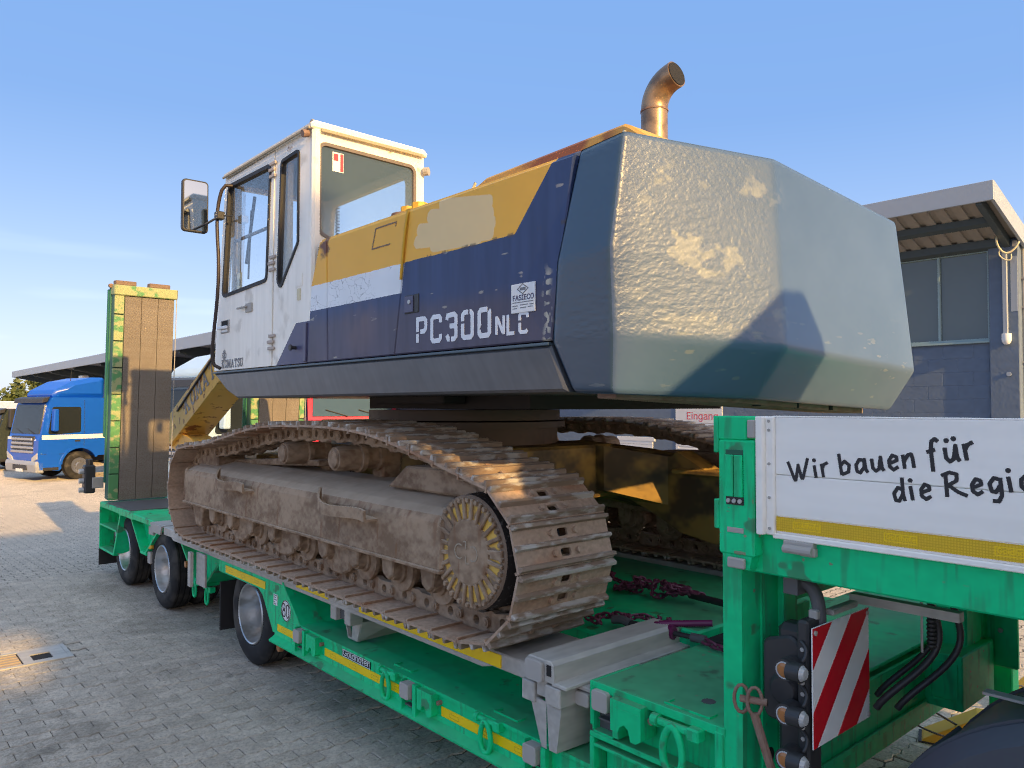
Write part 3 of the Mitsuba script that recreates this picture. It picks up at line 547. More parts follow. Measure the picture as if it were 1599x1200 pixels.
# ---- counterweight
cwc = [[(-2.105, 2.205, 3.045), (-2.20, 2.165, 2.60), (-2.252, 2.190, 2.285), (-2.150, 2.21, 2.072)],
       [(-1.865, 2.190, 3.055), (-1.900, 2.148, 2.62), (-1.915, 2.183, 2.285), (-1.945, 2.212, 2.066)],
       [(-1.660, 2.90, 3.050), (-1.632, 2.90, 2.60), (-1.610, 2.90, 2.256), (-1.790, 2.96, 2.050)],
       [(-1.715, 4.24, 3.005), (-1.700, 4.32, 2.60), (-1.686, 4.39, 2.208), (-1.82, 4.38, 1.996)],
       [(-2.25, 4.95, 3.0), (-2.28, 5.0, 2.6), (-2.30, 5.02, 2.24), (-2.30, 5.0, 2.02)],
       [(-2.5, 4.97, 3.0), (-2.5, 5.0, 2.6), (-2.5, 5.02, 2.24), (-2.5, 5.0, 2.03)]]
cwp = np.array(cwc, float); ms_ = []
def patch(a, b, c, d, step=0.035):      # a regular bilinear grid between four corners
    a, b, c, d = map(np.asarray, (a, b, c, d))
    nu = max(2, int(max(np.linalg.norm(d - a), np.linalg.norm(c - b)) / step)); nv = max(2, int(max(np.linalg.norm(b - a), np.linalg.norm(c - d)) / step))
    return a, b, c, d, nu, nv
rows_n = [20, 16, 10]; cols_n = [14, 34, 60, 30, 12, 90]
for c_ in range(6):
    d_ = (c_ + 1) % 6
    for r_ in range(3):
        A_, B_, C_q, D_q = cwp[c_, r_], cwp[c_, r_ + 1], cwp[d_, r_ + 1], cwp[d_, r_]
        nu, nv = cols_n[c_], rows_n[r_]
        u, v = np.meshgrid(np.linspace(0, 1, nu + 1), np.linspace(0, 1, nv + 1), indexing='ij'); u, v = u[..., None], v[..., None]
        G_ = ((1 - u) * (1 - v) * A_ + (1 - u) * v * B_ + u * v * C_q + u * (1 - v) * D_q).reshape(-1, 3)
        i, j = np.meshgrid(np.arange(nu), np.arange(nv), indexing='ij'); k = (i * (nv + 1) + j).ravel()
        F_ = np.vstack([np.stack([k, k + 1, k + nv + 2], 1), np.stack([k, k + nv + 2, k + nv + 1], 1)])
        ms_.append(trimesh.Trimesh(G_, F_, process=False))
for r_ in (0, 3):                        # top and bottom: rings shrinking towards the middle
    ring = np.vstack([cwp[c_, r_] + (cwp[(c_ + 1) % 6, r_] - cwp[c_, r_]) * np.linspace(0, 1, cols_n[c_] + 1)[:-1, None] for c_ in range(6)])
    mid = ring.mean(0); n_ = len(ring); V_ = np.vstack([mid + (ring - mid) * s_ for s_ in (1, 0.96, 0.90, 0.5)] + [mid[None]]); F_ = []
    for l in range(3):
        for k in range(n_): F_ += [[l * n_ + k, l * n_ + (k + 1) % n_, (l + 1) * n_ + (k + 1) % n_], [l * n_ + k, (l + 1) * n_ + (k + 1) % n_, (l + 1) * n_ + k]]
    for k in range(n_): F_.append([3 * n_ + k, 3 * n_ + (k + 1) % n_, 4 * n_])
    ms_.append(trimesh.Trimesh(V_, F_, process=False))
cwm = cat(*ms_); cwm.merge_vertices(digits_vertex=5); trimesh.repair.fix_normals(cwm)
trimesh.smoothing.filter_laplacian(cwm, lamb=0.3, iterations=1, volume_constraint=False)
if cwm.volume < 0: cwm.invert()
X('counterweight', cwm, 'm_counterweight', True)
X('counterweight__base_plate', hull([(x, y, z + dz) for x, y, z in ((-2.12, 2.32, 2.062), (-2.02, 2.32, 2.062), (-1.90, 3.0, 2.046), (-1.93, 4.28, 1.99), (-2.2, 4.9, 1.985), (-2.5, 4.9, 1.985)) for dz in (-0.012, 0.02)]), 'm_rust')
X('counterweight__plug', move(trimesh.creation.icosphere(subdivisions=3, radius=0.05), 0, 0, 0).apply_transform(np.diag([0.45, 0.8, 1.0, 1.0])).apply_translation([-1.775, 2.60, 2.285]) if True else None, 'm_counterweight', True)
X('counterweight__bolt', cat(*[cyl((-1.93, y, 1.985 + (4.3 - y) * 0.03), (-1.93, y, 2.04), 0.022, 8) for y in (3.2, 3.55, 3.9)]), 'm_dark')

# ---- exhaust
EA = 1.34
ex = [(-2.20, 2.80, 3.10), (-2.20, 2.80, 3.25), (-2.20, 2.80, 3.385)] + [(-2.20 + 0.125 * (1 - math.cos(a)), 2.80, 3.385 + 0.125 * math.sin(a)) for a in np.linspace(0.14, EA, 10)] + [(-2.20 + 0.125 * (1 - math.cos(EA)) + 0.03 * math.sin(EA), 2.80, 3.385 + 0.125 * math.sin(EA) + 0.03 * math.cos(EA))]
X('exhaust_pipe', cat(tube(ex, 0.061, 28), ), 'm_exhaust', 40)
tip = np.array(ex[-1]); td = np.array([math.sin(EA), 0, math.cos(EA)])
X('exhaust_pipe__mouth', cat(cyl(tip - td * 0.002, tip + td * 0.004, 0.055, 28)), 'm_dark')
X('exhaust_pipe__collar', cat(cyl((-2.20, 2.80, 3.375), (-2.20, 2.80, 3.383), 0.064, 28), cyl((-2.20, 2.80, 3.10), (-2.20, 2.80, 3.21), 0.074, 28, 0.064)), 'm_rust', 30)

# ---- cab
CABX0, CABX1, CY0, CY1 = -6.06, -4.42, 2.2, 3.05
door_pg = [(-6.045, 2.292), (-5.008, 2.292), (-4.985, 3.765), (-5.835, 3.755)]
door_win = rpoly([(-5.912, 2.852), (-5.808, 3.705), (-5.030, 3.690), (-5.085, 2.882)], 0.05)
rear_pg = [(-4.998, 2.292), (-4.49, 2.292), (-4.425, 2.62), (-4.425, 3.79), (-4.976, 3.775)]
rear_win = rpoly([(-4.927, 2.86), (-4.878, 3.672), (-4.605, 3.685), (-4.610, 3.075), (-4.875, 2.80)], 0.035)
X('cab_door', prism(Polygon(door_pg).difference(door_win), 'y', CY0, CY0 + 0.035), 'm_cab')
X('cab_side', prism(Polygon(rear_pg).difference(rear_win), 'y', CY0 + 0.004, CY0 + 0.04), 'm_cab')
def seal_ring(pg, w, y0, y1): return prism(pg.buffer(0.004).difference(pg.buffer(-w)), 'y', y0, y1)
X('cab_door__window_seal', seal_ring(door_win, 0.022, CY0 - 0.008, CY0 + 0.03), 'm_rubber')
X('cab_side__window_seal', seal_ring(rear_win, 0.018, CY0 - 0.004, CY0 + 0.03), 'm_rubber')
def sheet(poly, y):
    m = prism(poly, 'y', y, y + 0.001); f = m.triangles_center[:, 1] < y + 0.0004
    m.update_faces(f & (np.abs(m.face_normals[:, 1]) > 0.5)); m.remove_unreferenced_vertices(); return m
X('cab_door__pane', sheet(door_win.buffer(-0.004), CY0 + 0.012), 'm_glass')
X('cab_side__pane', sheet(rear_win.buffer(-0.004), CY0 + 0.014), 'm_glass')
X('cab_door__sliding_bar', cat(box(-5.735, -5.715, CY0 + 0.014, CY0 + 0.03, 2.86, 3.69), box(-5.73, -5.05, CY0 + 0.014, CY0 + 0.028, 3.255, 3.275)), 'm_darkgrey')
X('cab_door__handle', cat(box(-5.93, -5.76, CY0 - 0.006, CY0 + 0.01, 2.575, 2.675, 0.003)), 'm_grey')
X('cab_door__handle__recess', box(-5.90, -5.785, CY0 - 0.010, CY0 - 0.004, 2.628, 2.668), 'm_dark')
X('cab_door__handle__lever', cat(box(-5.955, -5.765, CY0 - 0.03, CY0 - 0.012, 2.605, 2.628, 0.004), box(-5.90, -5.785, CY0 - 0.010, CY0 - 0.004, 2.585, 2.602)), 'm_signwhite')
X('cab_door__latch', cat(box(-5.44, -5.33, CY0 - 0.012, CY0, 2.695, 2.76, 0.004), box(-5.56, -5.40, CY0 - 0.03, CY0 - 0.014, 2.728, 2.742, 0.004)), 'm_grey')
for z in (3.585, 2.94, 2.40): X('cab_hinge', cat(*[box(-5.045 + o, -4.955 + o, CY0 - 0.014, CY0 + 0.0, z + d, z + d + 0.022, 0.004) for o, d in ((0, 0), (-.01, 0.045), (0.01, 0.085))]), 'm_hinge')
X('cab_side__flap', box(-4.66, -4.55, CY0 + 0.0005, CY0 + 0.003, 2.79, 2.87), 'm_cab')
X('cab_side__slot', box(-4.625, -4.575, CY0 + 0.0005, CY0 + 0.003, 2.70, 2.775), 'm_cream')
X('cab_side__post', cprism([(-4.52, 2.30), (-4.485, 2.30), (-4.478, 2.545), (-4.52, 2.552)], 'y', CY0 - 0.008, CY0 + 0.006, 0.003), 'm_navy')
X('cab_side__catch', cat(cyl((-4.64, CY0 + 0.004, 2.395), (-4.64, CY0 - 0.03, 2.395), 0.012, 12), cyl((-4.64, CY0 - 0.03, 2.395), (-4.64, CY0 - 0.04, 2.395), 0.02, 12)), 'm_black', 30)
rw = rpoly([(2.245, 3.115), (2.245, 3.695), (2.975, 3.685), (2.975, 3.075), (2.34, 3.075)], 0.05)
rear = Polygon([(CY0 + 0.041, 2.9), (CY0 + 0.041, 3.79), (CY1, 3.775), (CY1, 2.9)]).difference(rw)
X('cab_back', prism(rear, 'x', -4.465, -4.425), 'm_cab')
X('cab_back__window_seal', prism(rw.buffer(0.006).difference(rw.buffer(-0.016)), 'x', -4.44, -4.418), 'm_sealbrown')
ps = prism(rw.buffer(-0.004), 'x', -4.434, -4.433); ps.update_faces(ps.face_normals[:, 0] > 0.5); ps.remove_unreferenced_vertices()
X('cab_back__pane', ps, 'm_glassdust')
X('cab_back__sticker', box(-4.4315, -4.4305, 2.345, 2.425, 3.53, 3.655), 'm_signwhite')
X('cab_back__sticker_print', cat(box(-4.430, -4.4295, 2.40, 2.422, 3.535, 3.65), box(-4.430, -4.4295, 2.352, 2.385, 3.60, 3.645)), 'm_redtext')
corner = cprism([(2.2, -4.46), (2.204, -4.425), (2.25, -4.417), (2.25, -4.46)], 'z', 0, 1, 0.002)
X('cab_corner_post', hull([(x, y, z) for z, pts_ in ((2.30, 0), (3.80, 0)) for x, y in ((-4.47, 2.2045), (-4.43, 2.201), (-4.414, 2.218), (-4.414, 2.25), (-4.47, 2.25))]), 'm_cab')
fw = rpoly([(2.29, 2.75), (2.29, 3.70), (2.96, 3.70), (2.96, 2.75)], 0.05)
far_side = Polygon([(-6.03, 2.292), (-4.43, 2.292), (-4.43, 3.77), (-5.83, 3.75)]).difference(rpoly([(-5.80, 2.95), (-5.70, 3.66), (-4.60, 3.66), (-4.60, 2.95)], 0.06))
X('cab_far_side', prism(far_side, 'y', CY1 - 0.04, CY1), 'm_cabin')
front = Polygon([(CY0, 0), (CY0, 1.48), (CY1, 1.48), (CY1, 0)]).difference(rpoly([(CY0 + 0.07, 0.50), (CY0 + 0.07, 1.41), (CY1 - 0.07, 1.41), (CY1 - 0.07, 0.50)], 0.04))
fm = prism(front, 'x', -0.04, 0.0); v = fm.vertices.copy(); v[:, 0] += -6.03 + (v[:, 2]) * 0.134; v[:, 2] += 2.292
X('cab_front', trimesh.Trimesh(v, fm.faces, process=False), 'm_cab')
X('cab_roof', cprism([(CY0 - 0.012, 3.772), (CY0 - 0.018, 3.80), (CY0 + 0.01, 3.822), (CY1 - 0.01, 3.815), (CY1 + 0.02, 3.79), (CY1 + 0.012, 3.765)], 'x', -5.87, -4.405, 0.008), 'm_cab', 30)
X('cab_roof__gutter', cat(box(-5.87, -4.42, CY0 - 0.028, CY0 - 0.016, 3.765, 3.782, 0.003), box(-4.406, -4.395, CY0 + 0.05, CY1 - 0.02, 3.755, 3.777, 0.003)), 'm_gutter')
for x, y in ((-5.50, 2.30), (-4.55, 2.26)):
    X('lifting_eye', tube([(x + 0.028 * math.cos(a), y, 3.845 + 0.028 * math.sin(a)) for a in np.linspace(0, 2 * math.pi, 14)[:-1]], 0.007, 6, closed=True), 'm_grey', True)
X('lifting_eye', cyl((-4.41, 3.04, 3.66), (-4.38, 3.06, 3.66), 0.03, 10), 'm_grey', 30)
X('lamp_bracket', cyl((-4.46, 2.19, 3.745), (-4.46, 2.15, 3.735), 0.024, 12), 'm_rust', 30)
X('cab_floor', box(-6.0, -4.47, CY0 + 0.05, CY1 - 0.05, 2.285, 2.32), 'm_cabinside')
X('cab_headliner', box(-5.78, -4.47, CY0 + 0.05, CY1 - 0.05, 3.72, 3.755), 'm_headliner')
X('cab_shelf', cat(box(-4.75, -4.47, CY0 + 0.05, CY1 - 0.05, 2.33, 3.05)), 'm_headliner')
st = X('driver_seat', cprism(rpoly([(-5.20, 2.72), (-5.20, 2.84), (-4.80, 2.84), (-4.72, 3.36), (-4.62, 3.36), (-4.66, 2.72)], 0.04).convex_hull if False else rpoly([(-4.92, 2.80), (-4.86, 3.16), (-4.78, 3.17), (-4.78, 2.80)], 0.04), 'y', 2.42, 2.86, 0.03), 'm_seat', 30)
X('driver_seat__cushion', box(-5.32, -4.80, 2.42, 2.86, 2.72, 2.84, 0.03), 'm_seat'); X('driver_seat__base', box(-5.25, -4.85, 2.48, 2.80, 2.32, 2.71, 0.02), 'm_black')
for y in (2.38, 2.90): X('control_lever', cat(tube([(-5.45, y, 2.6), (-5.48, y, 2.8), (-5.52, y, 2.98)], 0.012, 8), box(-5.50, -4.9, y - 0.06, y + 0.06, 2.50, 2.62, 0.02)), 'm_black', 30)
X('cab_pillar_lining', cat(box(-5.86, -5.80, CY0 + 0.05, CY0 + 0.10, 2.85, 3.72), box(-4.95, -4.88, CY0 + 0.05, CY0 + 0.09, 2.85, 3.72)), 'm_cabinside')
X('wiper', cat(tube([(-5.70, CY0 + 0.10, 3.10), (-5.60, CY0 + 0.12, 3.60)], 0.012, 6), tube([(-5.66, CY0 + 0.10, 2.98), (-5.64, CY0 + 0.11, 3.5)], 0.008, 6)), 'm_black')
nb = X('number_card', box(-5.735, -5.625, CY0 + 0.035, CY0 + 0.037, 2.878, 3.02), 'm_cardyellow')
X('number_card__digits', wall_text(meshkit.text_mesh('78', 0.045, 0.001), -5.72, CY0 + 0.0345, 2.925), 'm_ink')
X('spiral_cable', tube([(-4.50 + 0.012 * math.cos(a * 6), 2.42 + 0.012 * math.sin(a * 6), 3.12 + 0.02 * a) for a in np.linspace(0, 10, 90)], 0.004, 5), 'm_black', True)
X('door_emblem', wall_text(strokes([[(0, -0.042), (0, 0.045)], arc(-0.026, 0, 0.012, 0.02, 0, 360, 12), arc(0.026, 0, 0.012, 0.02, 0, 360, 12), [(-0.014, -0.03), (-0.014, 0.035)], [(0.014, -0.03), (0.014, 0.035)]], 0.007, 0.001), -5.86, CY0 - 0.001, 2.405), 'm_inkfaint')
def serif(m): return m
kl = {'K': [[(0, 0), (0, 1)], [(0.6, 1), (0.05, 0.48)], [(0.2, 0.6), (0.62, 0)], [(-.12, 0), (.12, 0)], [(-.12, 1), (.12, 1)], [(.5, 0), (.72, 0)], [(.48, 1), (.7, 1)]],
      'O': [arc(0.33, 0.5, 0.35, 0.5, 0, 360, 18)], 'M': [[(0, 0), (0, 1), (0.38, 0.2), (0.76, 1), (0.76, 0)], [(-.1, 0), (.12, 0)], [(.64, 0), (.88, 0)], [(-.1, 1), (.05, 1)], [(.72, 1), (.88, 1)]],
      'A': [[(0, 0), (0.36, 1), (0.72, 0)], [(0.14, 0.35), (0.58, 0.35)], [(-.1, 0), (.12, 0)], [(.6, 0), (.84, 0)]], 'T': [[(0, 0.82), (0, 1), (0.68, 1), (0.68, 0.82)], [(0.34, 0), (0.34, 1)], [(.22, 0), (.46, 0)]],
      'S': [[(0.55, 0.8), (0.5, 0.95), (0.3, 1), (0.08, 0.94), (0.04, 0.72), (0.18, 0.56), (0.42, 0.46), (0.56, 0.28), (0.5, 0.06), (0.28, 0), (0.08, 0.05), (0.02, 0.22)]], 'U': [[(0, 1), (0, 0.2), (0.12, 0.02), (0.45, 0.02), (0.6, 0.2), (0.6, 1)], [(-.12, 1), (.12, 1)], [(.48, 1), (.72, 1)]]}
def kom(word, gap):
    out, x = [], 0
    for ch in word:
        g = kl[ch]; out += [[(a + x, b) for a, b in l] for l in g]; x += max(a for l in g for a, b in l) + gap
    return out
X('door_lettering', wall_text(strokes(kom('KOMATSU', 0.34), 0.17, 0.001, scale=0.056), -5.90, CY0 - 0.0025, 2.312), 'm_inkfaint')
# grab rail and mirror
X('grab_rail', tube(smoothline([(-5.72, 2.20, 3.685), (-5.735, 2.14, 3.675), (-5.765, 2.12, 3.61), (-5.790, 2.12, 3.15), (-5.835, 2.12, 2.70), (-5.895, 2.12, 2.42), (-5.90, 2.13, 2.345), (-5.86, 2.17, 2.305)], 30), 0.0135, 10), 'm_railbrown', True)
mr = X('mirror', cprism(rpoly([(2.00, 3.41), (2.00, 3.83), (2.205, 3.83), (2.205, 3.41)], 0.03), 'x', -6.29, -6.25, 0.006), 'm_black', 30)
X('mirror__glass', prism(rpoly([(2.013, 3.424), (2.013, 3.816), (2.192, 3.816), (2.192, 3.424)], 0.022), 'x', -6.2495, -6.2465), 'm_mirrorglass')
X('mirror__arm', cat(tube([(-6.26, 2.19, 3.49), (-5.79, 2.125, 3.455)], 0.009, 8), box(-5.81, -5.745, 2.09, 2.15, 3.425, 3.485, 0.006), tube([(-5.76, 2.13, 3.455), (-5.70, 2.19, 3.45)], 0.006, 6)), 'm_black', 30)

# ---- boom and stick
boom = Polygon([(-5.5, 2.30), (-5.55, 2.72), (-7.0, 2.99), (-8.45, 2.99), (-8.75, 2.93), (-9.41, 2.62), (-11.04, 1.86), (-11.2, 1.72), (-11.15, 1.52), (-10.95, 1.47), (-10.48, 1.69), (-9.17, 2.30), (-8.4, 2.56), (-7.2, 2.56)])
X('boom', prism(boom, 'y', 3.37, 3.78), 'm_yellow')
X('boom__hydraulic_line', tube([(-10.6, 3.36, 1.95), (-9.2, 3.355, 2.66), (-8.7, 3.355, 2.86)], 0.014, 6), 'm_black', True)
X('boom__cylinder', cat(cyl((-5.9, 3.28, 2.25), (-7.9, 3.28, 2.75), 0.08, 16), cyl((-5.9, 4.06, 2.25), (-7.9, 4.06, 2.75), 0.08, 16)), 'm_black', 30)
a_ = math.degrees(math.atan2(2.61 - 1.80, -9.40 + 11.05))
bw = strokes(kom('KOMATSU', 0.42), 0.17, 0.001, scale=0.20)
X('boom__lettering', wall_text(bw, -10.27, 3.366, 1.93, rot=24.5), 'm_inkfaint')
X('stick', prism([(-11.12, 1.72), (-11.0, 1.45), (-8.7, 0.98), (-8.6, 1.16), (-10.3, 1.60)], 'y', 3.42, 3.72), 'm_yellow')
bk = [(-8.95, 0.95)] + [(-8.75 + 0.5 * math.cos(a), 1.28 + 0.42 * math.sin(a)) for a in np.linspace(-2.2, 0.9, 10)] + [(-8.6, 1.5)]
X('bucket', prism(Polygon(bk).buffer(0), 'y', 3.12, 4.22), 'm_track')
# ================================================================ LOW LOADER TRAILER
LO = thing('low_loader', 'green low loader trailer with upright rear ramps and white drop side, carrying the excavator', 'trailer')
def L(part, mesh, mat, smooth=False, **k): return add(f'{LO}__{part}', mesh, mat, smooth, **k)
YN, YF = 2.30, 5.04
# ---- low deck between the bogie and the gooseneck
L('low_deck', cat(box(-5.02, -2.15, YN + 0.012, YF - 0.012, 0.43, 0.560, 0.004)), 'm_green')
L('deck_rail', cat(prism([(YN, 0.556), (YN, 0.5725), (YN + 0.16, 0.5735), (YN + 0.16, 0.5605), (YN + 0.012, 0.5605)], 'x', -4.74, -2.15),
                   prism([(YN + 0.0115, 0.455), (YN + 0.0115, 0.40), (YN - 0.040, 0.388), (YN - 0.044, 0.400), (YN + 0.0, 0.428), (YN + 0.004, 0.455)], 'x', -5.14, -2.15)), 'm_green')
L('deck_rail', prism([(YF, 0.54), (YF, 0.572), (YF - 0.16, 0.572), (YF - 0.16, 0.56)], 'x', -4.74, -2.15), 'm_green')
L('centre_deck', cat(box(-7.0, -2.20, 2.95, 4.585, 0.575, 0.845, 0.01)), 'm_green')
L('underframe', box(-10.2, -2.3, 3.2, 4.15, 0.34, 0.58), 'm_dark')
# ---- rear frame above the axles
YR = 2.37
L('rear_deck', cat(box(-10.27, -5.02, YR, 2 * YC - YR, 0.80, 0.865, 0.008)), 'm_green')
L('rear_deck__rubber_strip', cat(box(-10.0, -9.05, YR + 0.02, 2 * YC - YR - 0.02, 0.866, 0.876), box(-8.0, -7.4, YR + 0.02, 3.4, 0.866, 0.878)), 'm_darkgrey')
sp_ = [(-6.23, 0.80), (-5.02, 0.80), (-4.76, 0.56), (-4.76, 0.43), (-5.20, 0.43), (-5.38, 0.655), (-5.46, 0.69), (-6.23, 0.69)]
L('side_plate', prism(sp_, 'y', YN + 0.014, YN + 0.034), 'm_green')
L('side_plate__flange', cat(prism([(-5.03, 0.80), (-5.02, 0.812), (-4.742, 0.572), (-4.755, 0.56)], 'y', YN, YN + 0.16)), 'm_green')
L('rear_slope', prism([(-5.10, 0.80), (-5.02, 0.80), (-4.74, 0.56), (-4.84, 0.56)], 'y', YN + 0.16, 2.95), 'm_green')
def vplate(x0, x1, x2, x3, z1, y):      # a V-shaped web with folded flanges between two wheels
    m = [prism([(x0, 0.80), (x3, 0.80), (x2, z1), (x1, z1)], 'y', y + 0.10, y + 0.115)]
    for (a, b) in ((x0, x1), (x3, x2)):
        d = 0.035 if b > a else -0.035
        m.append(prism([(a, 0.80), (a + d, 0.80), (b + d, z1), (b, z1)], 'y', y, y + 0.26))
    m.append(box(min(x1, x2), max(x1, x2), y, y + 0.2, z1 - 0.03, z1 + 0.0, 0.004))
    return cat(*m)
L('fender_web', vplate(-9.05, -8.68, -8.47, -8.02, 0.50, YR + 0.02), 'm_green')
L('fender_web', vplate(-7.42, -7.02, -6.68, -6.25, 0.50, YR + 0.005), 'm_green')
L('fender_web', cat(prism([(-10.27, 0.80), (-9.40, 0.80), (-9.66, 0.32), (-10.27, 0.30)], 'y', YR + 0.22, YR + 0.235), prism([(-9.40, 0.80), (-9.36, 0.80), (-9.62, 0.32), (-9.66, 0.32)], 'y', YR + 0.0, YR + 0.3),
                    box(-10.27, -9.64, YR, YR + 0.25, 0.30, 0.325, 0.004), box(-10.285, -10.26, YR, YR + 0.25, 0.30, 0.80, 0.004), box(-10.26, -9.55, YR, YR + 0.22, 0.585, 0.605, 0.003)), 'm_green')
for i, (a, b) in enumerate(((-9.62, -8.85), (-8.05, -7.35))):      # arched fender tops
    L('fender', cat(box(a + 0.2, b, YR - 0.003, YR + 0.3, 0.797, 0.869, 0.004)), 'm_green')
L('tool_plate', cat(box(-10.05, -9.72, YR + 0.20, YR + 0.22, 0.66, 0.74, 0.003)), 'm_signyellow')
L('reflector', cyl((-10.0, YR + 0.20, 0.50), (-10.0, YR + 0.11, 0.50), 0.032, 16), 'm_lens', 30)
L('side_lamp_box', box(-10.12, -10.02, YR + 0.12, YR + 0.2, 0.36, 0.50, 0.01), 'm_black')
L('brake_valve', cat(box(-8.42, -8.28, YR + 0.03, YR + 0.11, 0.70, 0.79, 0.006), box(-8.45, -8.36, YR + 0.03, YR + 0.1, 0.40, 0.52, 0.006)), 'm_grey')
L('brake_valve__tap', cat(cyl((-8.33, YR + 0.02, 0.58), (-8.33, YR + 0.1, 0.58), 0.022, 10), cyl((-8.38, YR + 0.03, 0.565), (-8.30, YR + 0.03, 0.59), 0.012, 8)), 'm_signyellow2')
L('bracket', cat(box(-8.62, -8.46, YR + 0.08, YR + 0.2, 0.40, 0.50, 0.01)), 'm_darkgrey')
L('mudflap', box(-10.30, -10.28, YR, YR + 0.55, 0.10, 0.31, 0.004), 'm_rubber')
L('mudflap', cat(box(-6.42, -6.40, YR + 0.02, YR + 0.5, 0.16, 0.56, 0.004)), 'm_rubber')
for x, z, y in ((-7.12, 0.60, YR - 0.0), (-5.06, 0.355, YN + 0.02)): L('marker_lamp', cyl((x, y, z), (x, y - 0.03, z), 0.032, 14, 0.028), 'm_amber', 30)
# rear drop link with ring
ringp = lambda cx, y, cz, s=1.0: [(cx + s * 0.044 * math.sin(a) * (0.70 + 0.30 * (1 - math.cos(a)) / 2), y, cz - s * 0.072 * (1 - math.cos(a))) for a in np.linspace(0, 2 * math.pi, 22)[:-1]]
def lash_ring(x, z, y, s=1.0):
    r = L('lashing_ring', tube(ringp(x, y - 0.012, z, s), 0.0125 * s, 8, closed=True), 'm_green', True)
    L(r[len(LO) + 2:] + '__pin', cat(cyl((x - 0.075 * s, y, z), (x + 0.085 * s, y, z), 0.013 * s, 12), cyl((x - 0.085 * s, y, z), (x - 0.06 * s, y, z), 0.02 * s, 12), box(x + 0.055 * s, x + 0.10 * s, y - 0.02, y + 0.03, z - 0.025, z + 0.022, 0.006)), 'm_green', 30)
lash_ring(-6.62, 0.47, YR + 0.0, 0.9); lash_ring(-6.92, 0.48, YR + 0.0, 0.9)
lash_ring(-3.66, 0.553, YN - 0.01, 1.0); lash_ring(-2.79, 0.553, YN - 0.01, 1.0)
for x in (-3.60, -2.73): L('ring_notch', prism(sbox(x - 0.085, YN + 0.05, x + 0.085, YN + 0.10).difference(sbox(x - 0.075, YN + 0.057, x + 0.075, YN + 0.105)), 'z', 0.573, 0.581), 'm_green')
# sockets for the width extensions, with grey end plugs, and cast stake brackets
def socket(x, z, y=YN, w=0.10, h=0.17):
    s = L('beam_socket', cat(box(x - w / 2 - 0.006, x - w / 2, y - 0.004, y + 0.045, z - h, z + 0.002), box(x + w / 2, x + w / 2 + 0.03, y - 0.004, y + 0.045, z - h, z + 0.002), box(x - w / 2, x + w / 2, y - 0.004, y + 0.045, z - h - 0.008, z - h)), 'm_green')
    L(s[len(LO) + 2:] + '__recess', cat(box(x - w / 2, x + w / 2, y + 0.034, y + 0.039, z - h, z)), 'm_darkgrey')
    L(s[len(LO) + 2:] + '__plug', cprism(rpoly([(x - w / 2 + 0.002, z - 0.085), (x - w / 2 + 0.002, z - 0.004), (x + w / 2 - 0.014, z - 0.004), (x + w / 2 - 0.014, z - 0.085)], 0.014), 'y', y - 0.022, y + 0.033, 0.003), 'm_grey', 30)
    L(s[len(LO) + 2:] + '__shelf', box(x - w / 2 + 0.02, x + w / 2, y + 0.005, y + 0.033, z - 0.125, z - 0.118), 'm_darkgrey')
def stake(x, z, y=YN, s=1.0):
    pg = Polygon([(x - 0.065 * s, z), (x + 0.065 * s, z), (x + 0.065 * s, z - 0.105 * s), (x + 0.045 * s, z - 0.12 * s), (x + 0.022 * s, z - 0.12 * s), (x + 0.012 * s, z - 0.085 * s), (x - 0.006 * s, z - 0.073 * s), (x - 0.024 * s, z - 0.085 * s), (x - 0.034 * s, z - 0.105 * s), (x - 0.065 * s, z - 0.105 * s)])
    k = L('stake_bracket', prism(pg, 'y', y - 0.035 * s, y + 0.05), 'm_green')
    L(k[len(LO) + 2:] + '__bolt', cyl((x + 0.085 * s, y + 0.03, z - 0.04 * s), (x + 0.085 * s, y - 0.012, z - 0.04 * s), 0.012 * s, 8), 'm_rust')
    L(k[len(LO) + 2:] + '__raised_lip', cat(box(x - 0.06 * s, x + 0.06 * s, y - 0.036 * s, y - 0.033 * s, z - 0.03 * s, z - 0.024 * s), box(x - 0.06 * s, x + 0.06 * s, y - 0.036 * s, y - 0.033 * s, z - 0.012 * s, z - 0.007 * s)), 'm_green')
    L(k[len(LO) + 2:] + '__slot', prism(sbox(x - 0.05 * s, y + 0.05, x + 0.05 * s, y + 0.09).difference(sbox(x - 0.042 * s, y + 0.057, x + 0.042 * s, y + 0.10)), 'z', z, z + 0.009), 'm_green')
for x in (-4.70, -3.43, -2.455): socket(x, 0.565, YN - 0.03)
for x in (-4.53, -3.27): stake(x, 0.56)
L('end_casting', cat(box(-2.36, -2.16, YN + 0.01, YN + 0.4, 0.43, 0.56, 0.012), box(-2.33, -2.18, YN - 0.02, YN + 0.1, 0.40, 0.455, 0.01)), 'm_green')
# reflective strips, badge, speed plate, sticker
def strip(x0, x1, z0, z1, y, seg=0.245, marks=True):
    s = L('reflective_strip', box(x0, x1, y, y + 0.004, z0, z1), 'm_signyellow')
    if marks:
        fr_ = []
        for x in np.arange(x0 + 0.07, x1 - 0.08, seg):
            fr_.append(prism(sbox(x, z0 + (z1 - z0) * .3, x + 0.075, z1 - (z1 - z0) * .3).difference(sbox(x + 0.003, z0 + (z1 - z0) * .3 + 0.003, x + 0.072, z1 - (z1 - z0) * .3 - 0.003)), 'y', y - 0.0008, y))
        if fr_: L(s[len(LO) + 2:] + '__stamp', cat(*fr_), 'm_signtext')
strip(-4.42, -3.50, 0.452, 0.502, YN + 0.008); strip(-3.18, -2.52, 0.452, 0.502, YN + 0.008); strip(-5.12, -4.77, 0.452, 0.502, YN + 0.0095)
strip(-6.08, -5.33, 0.703, 0.758, YN + 0.0095)
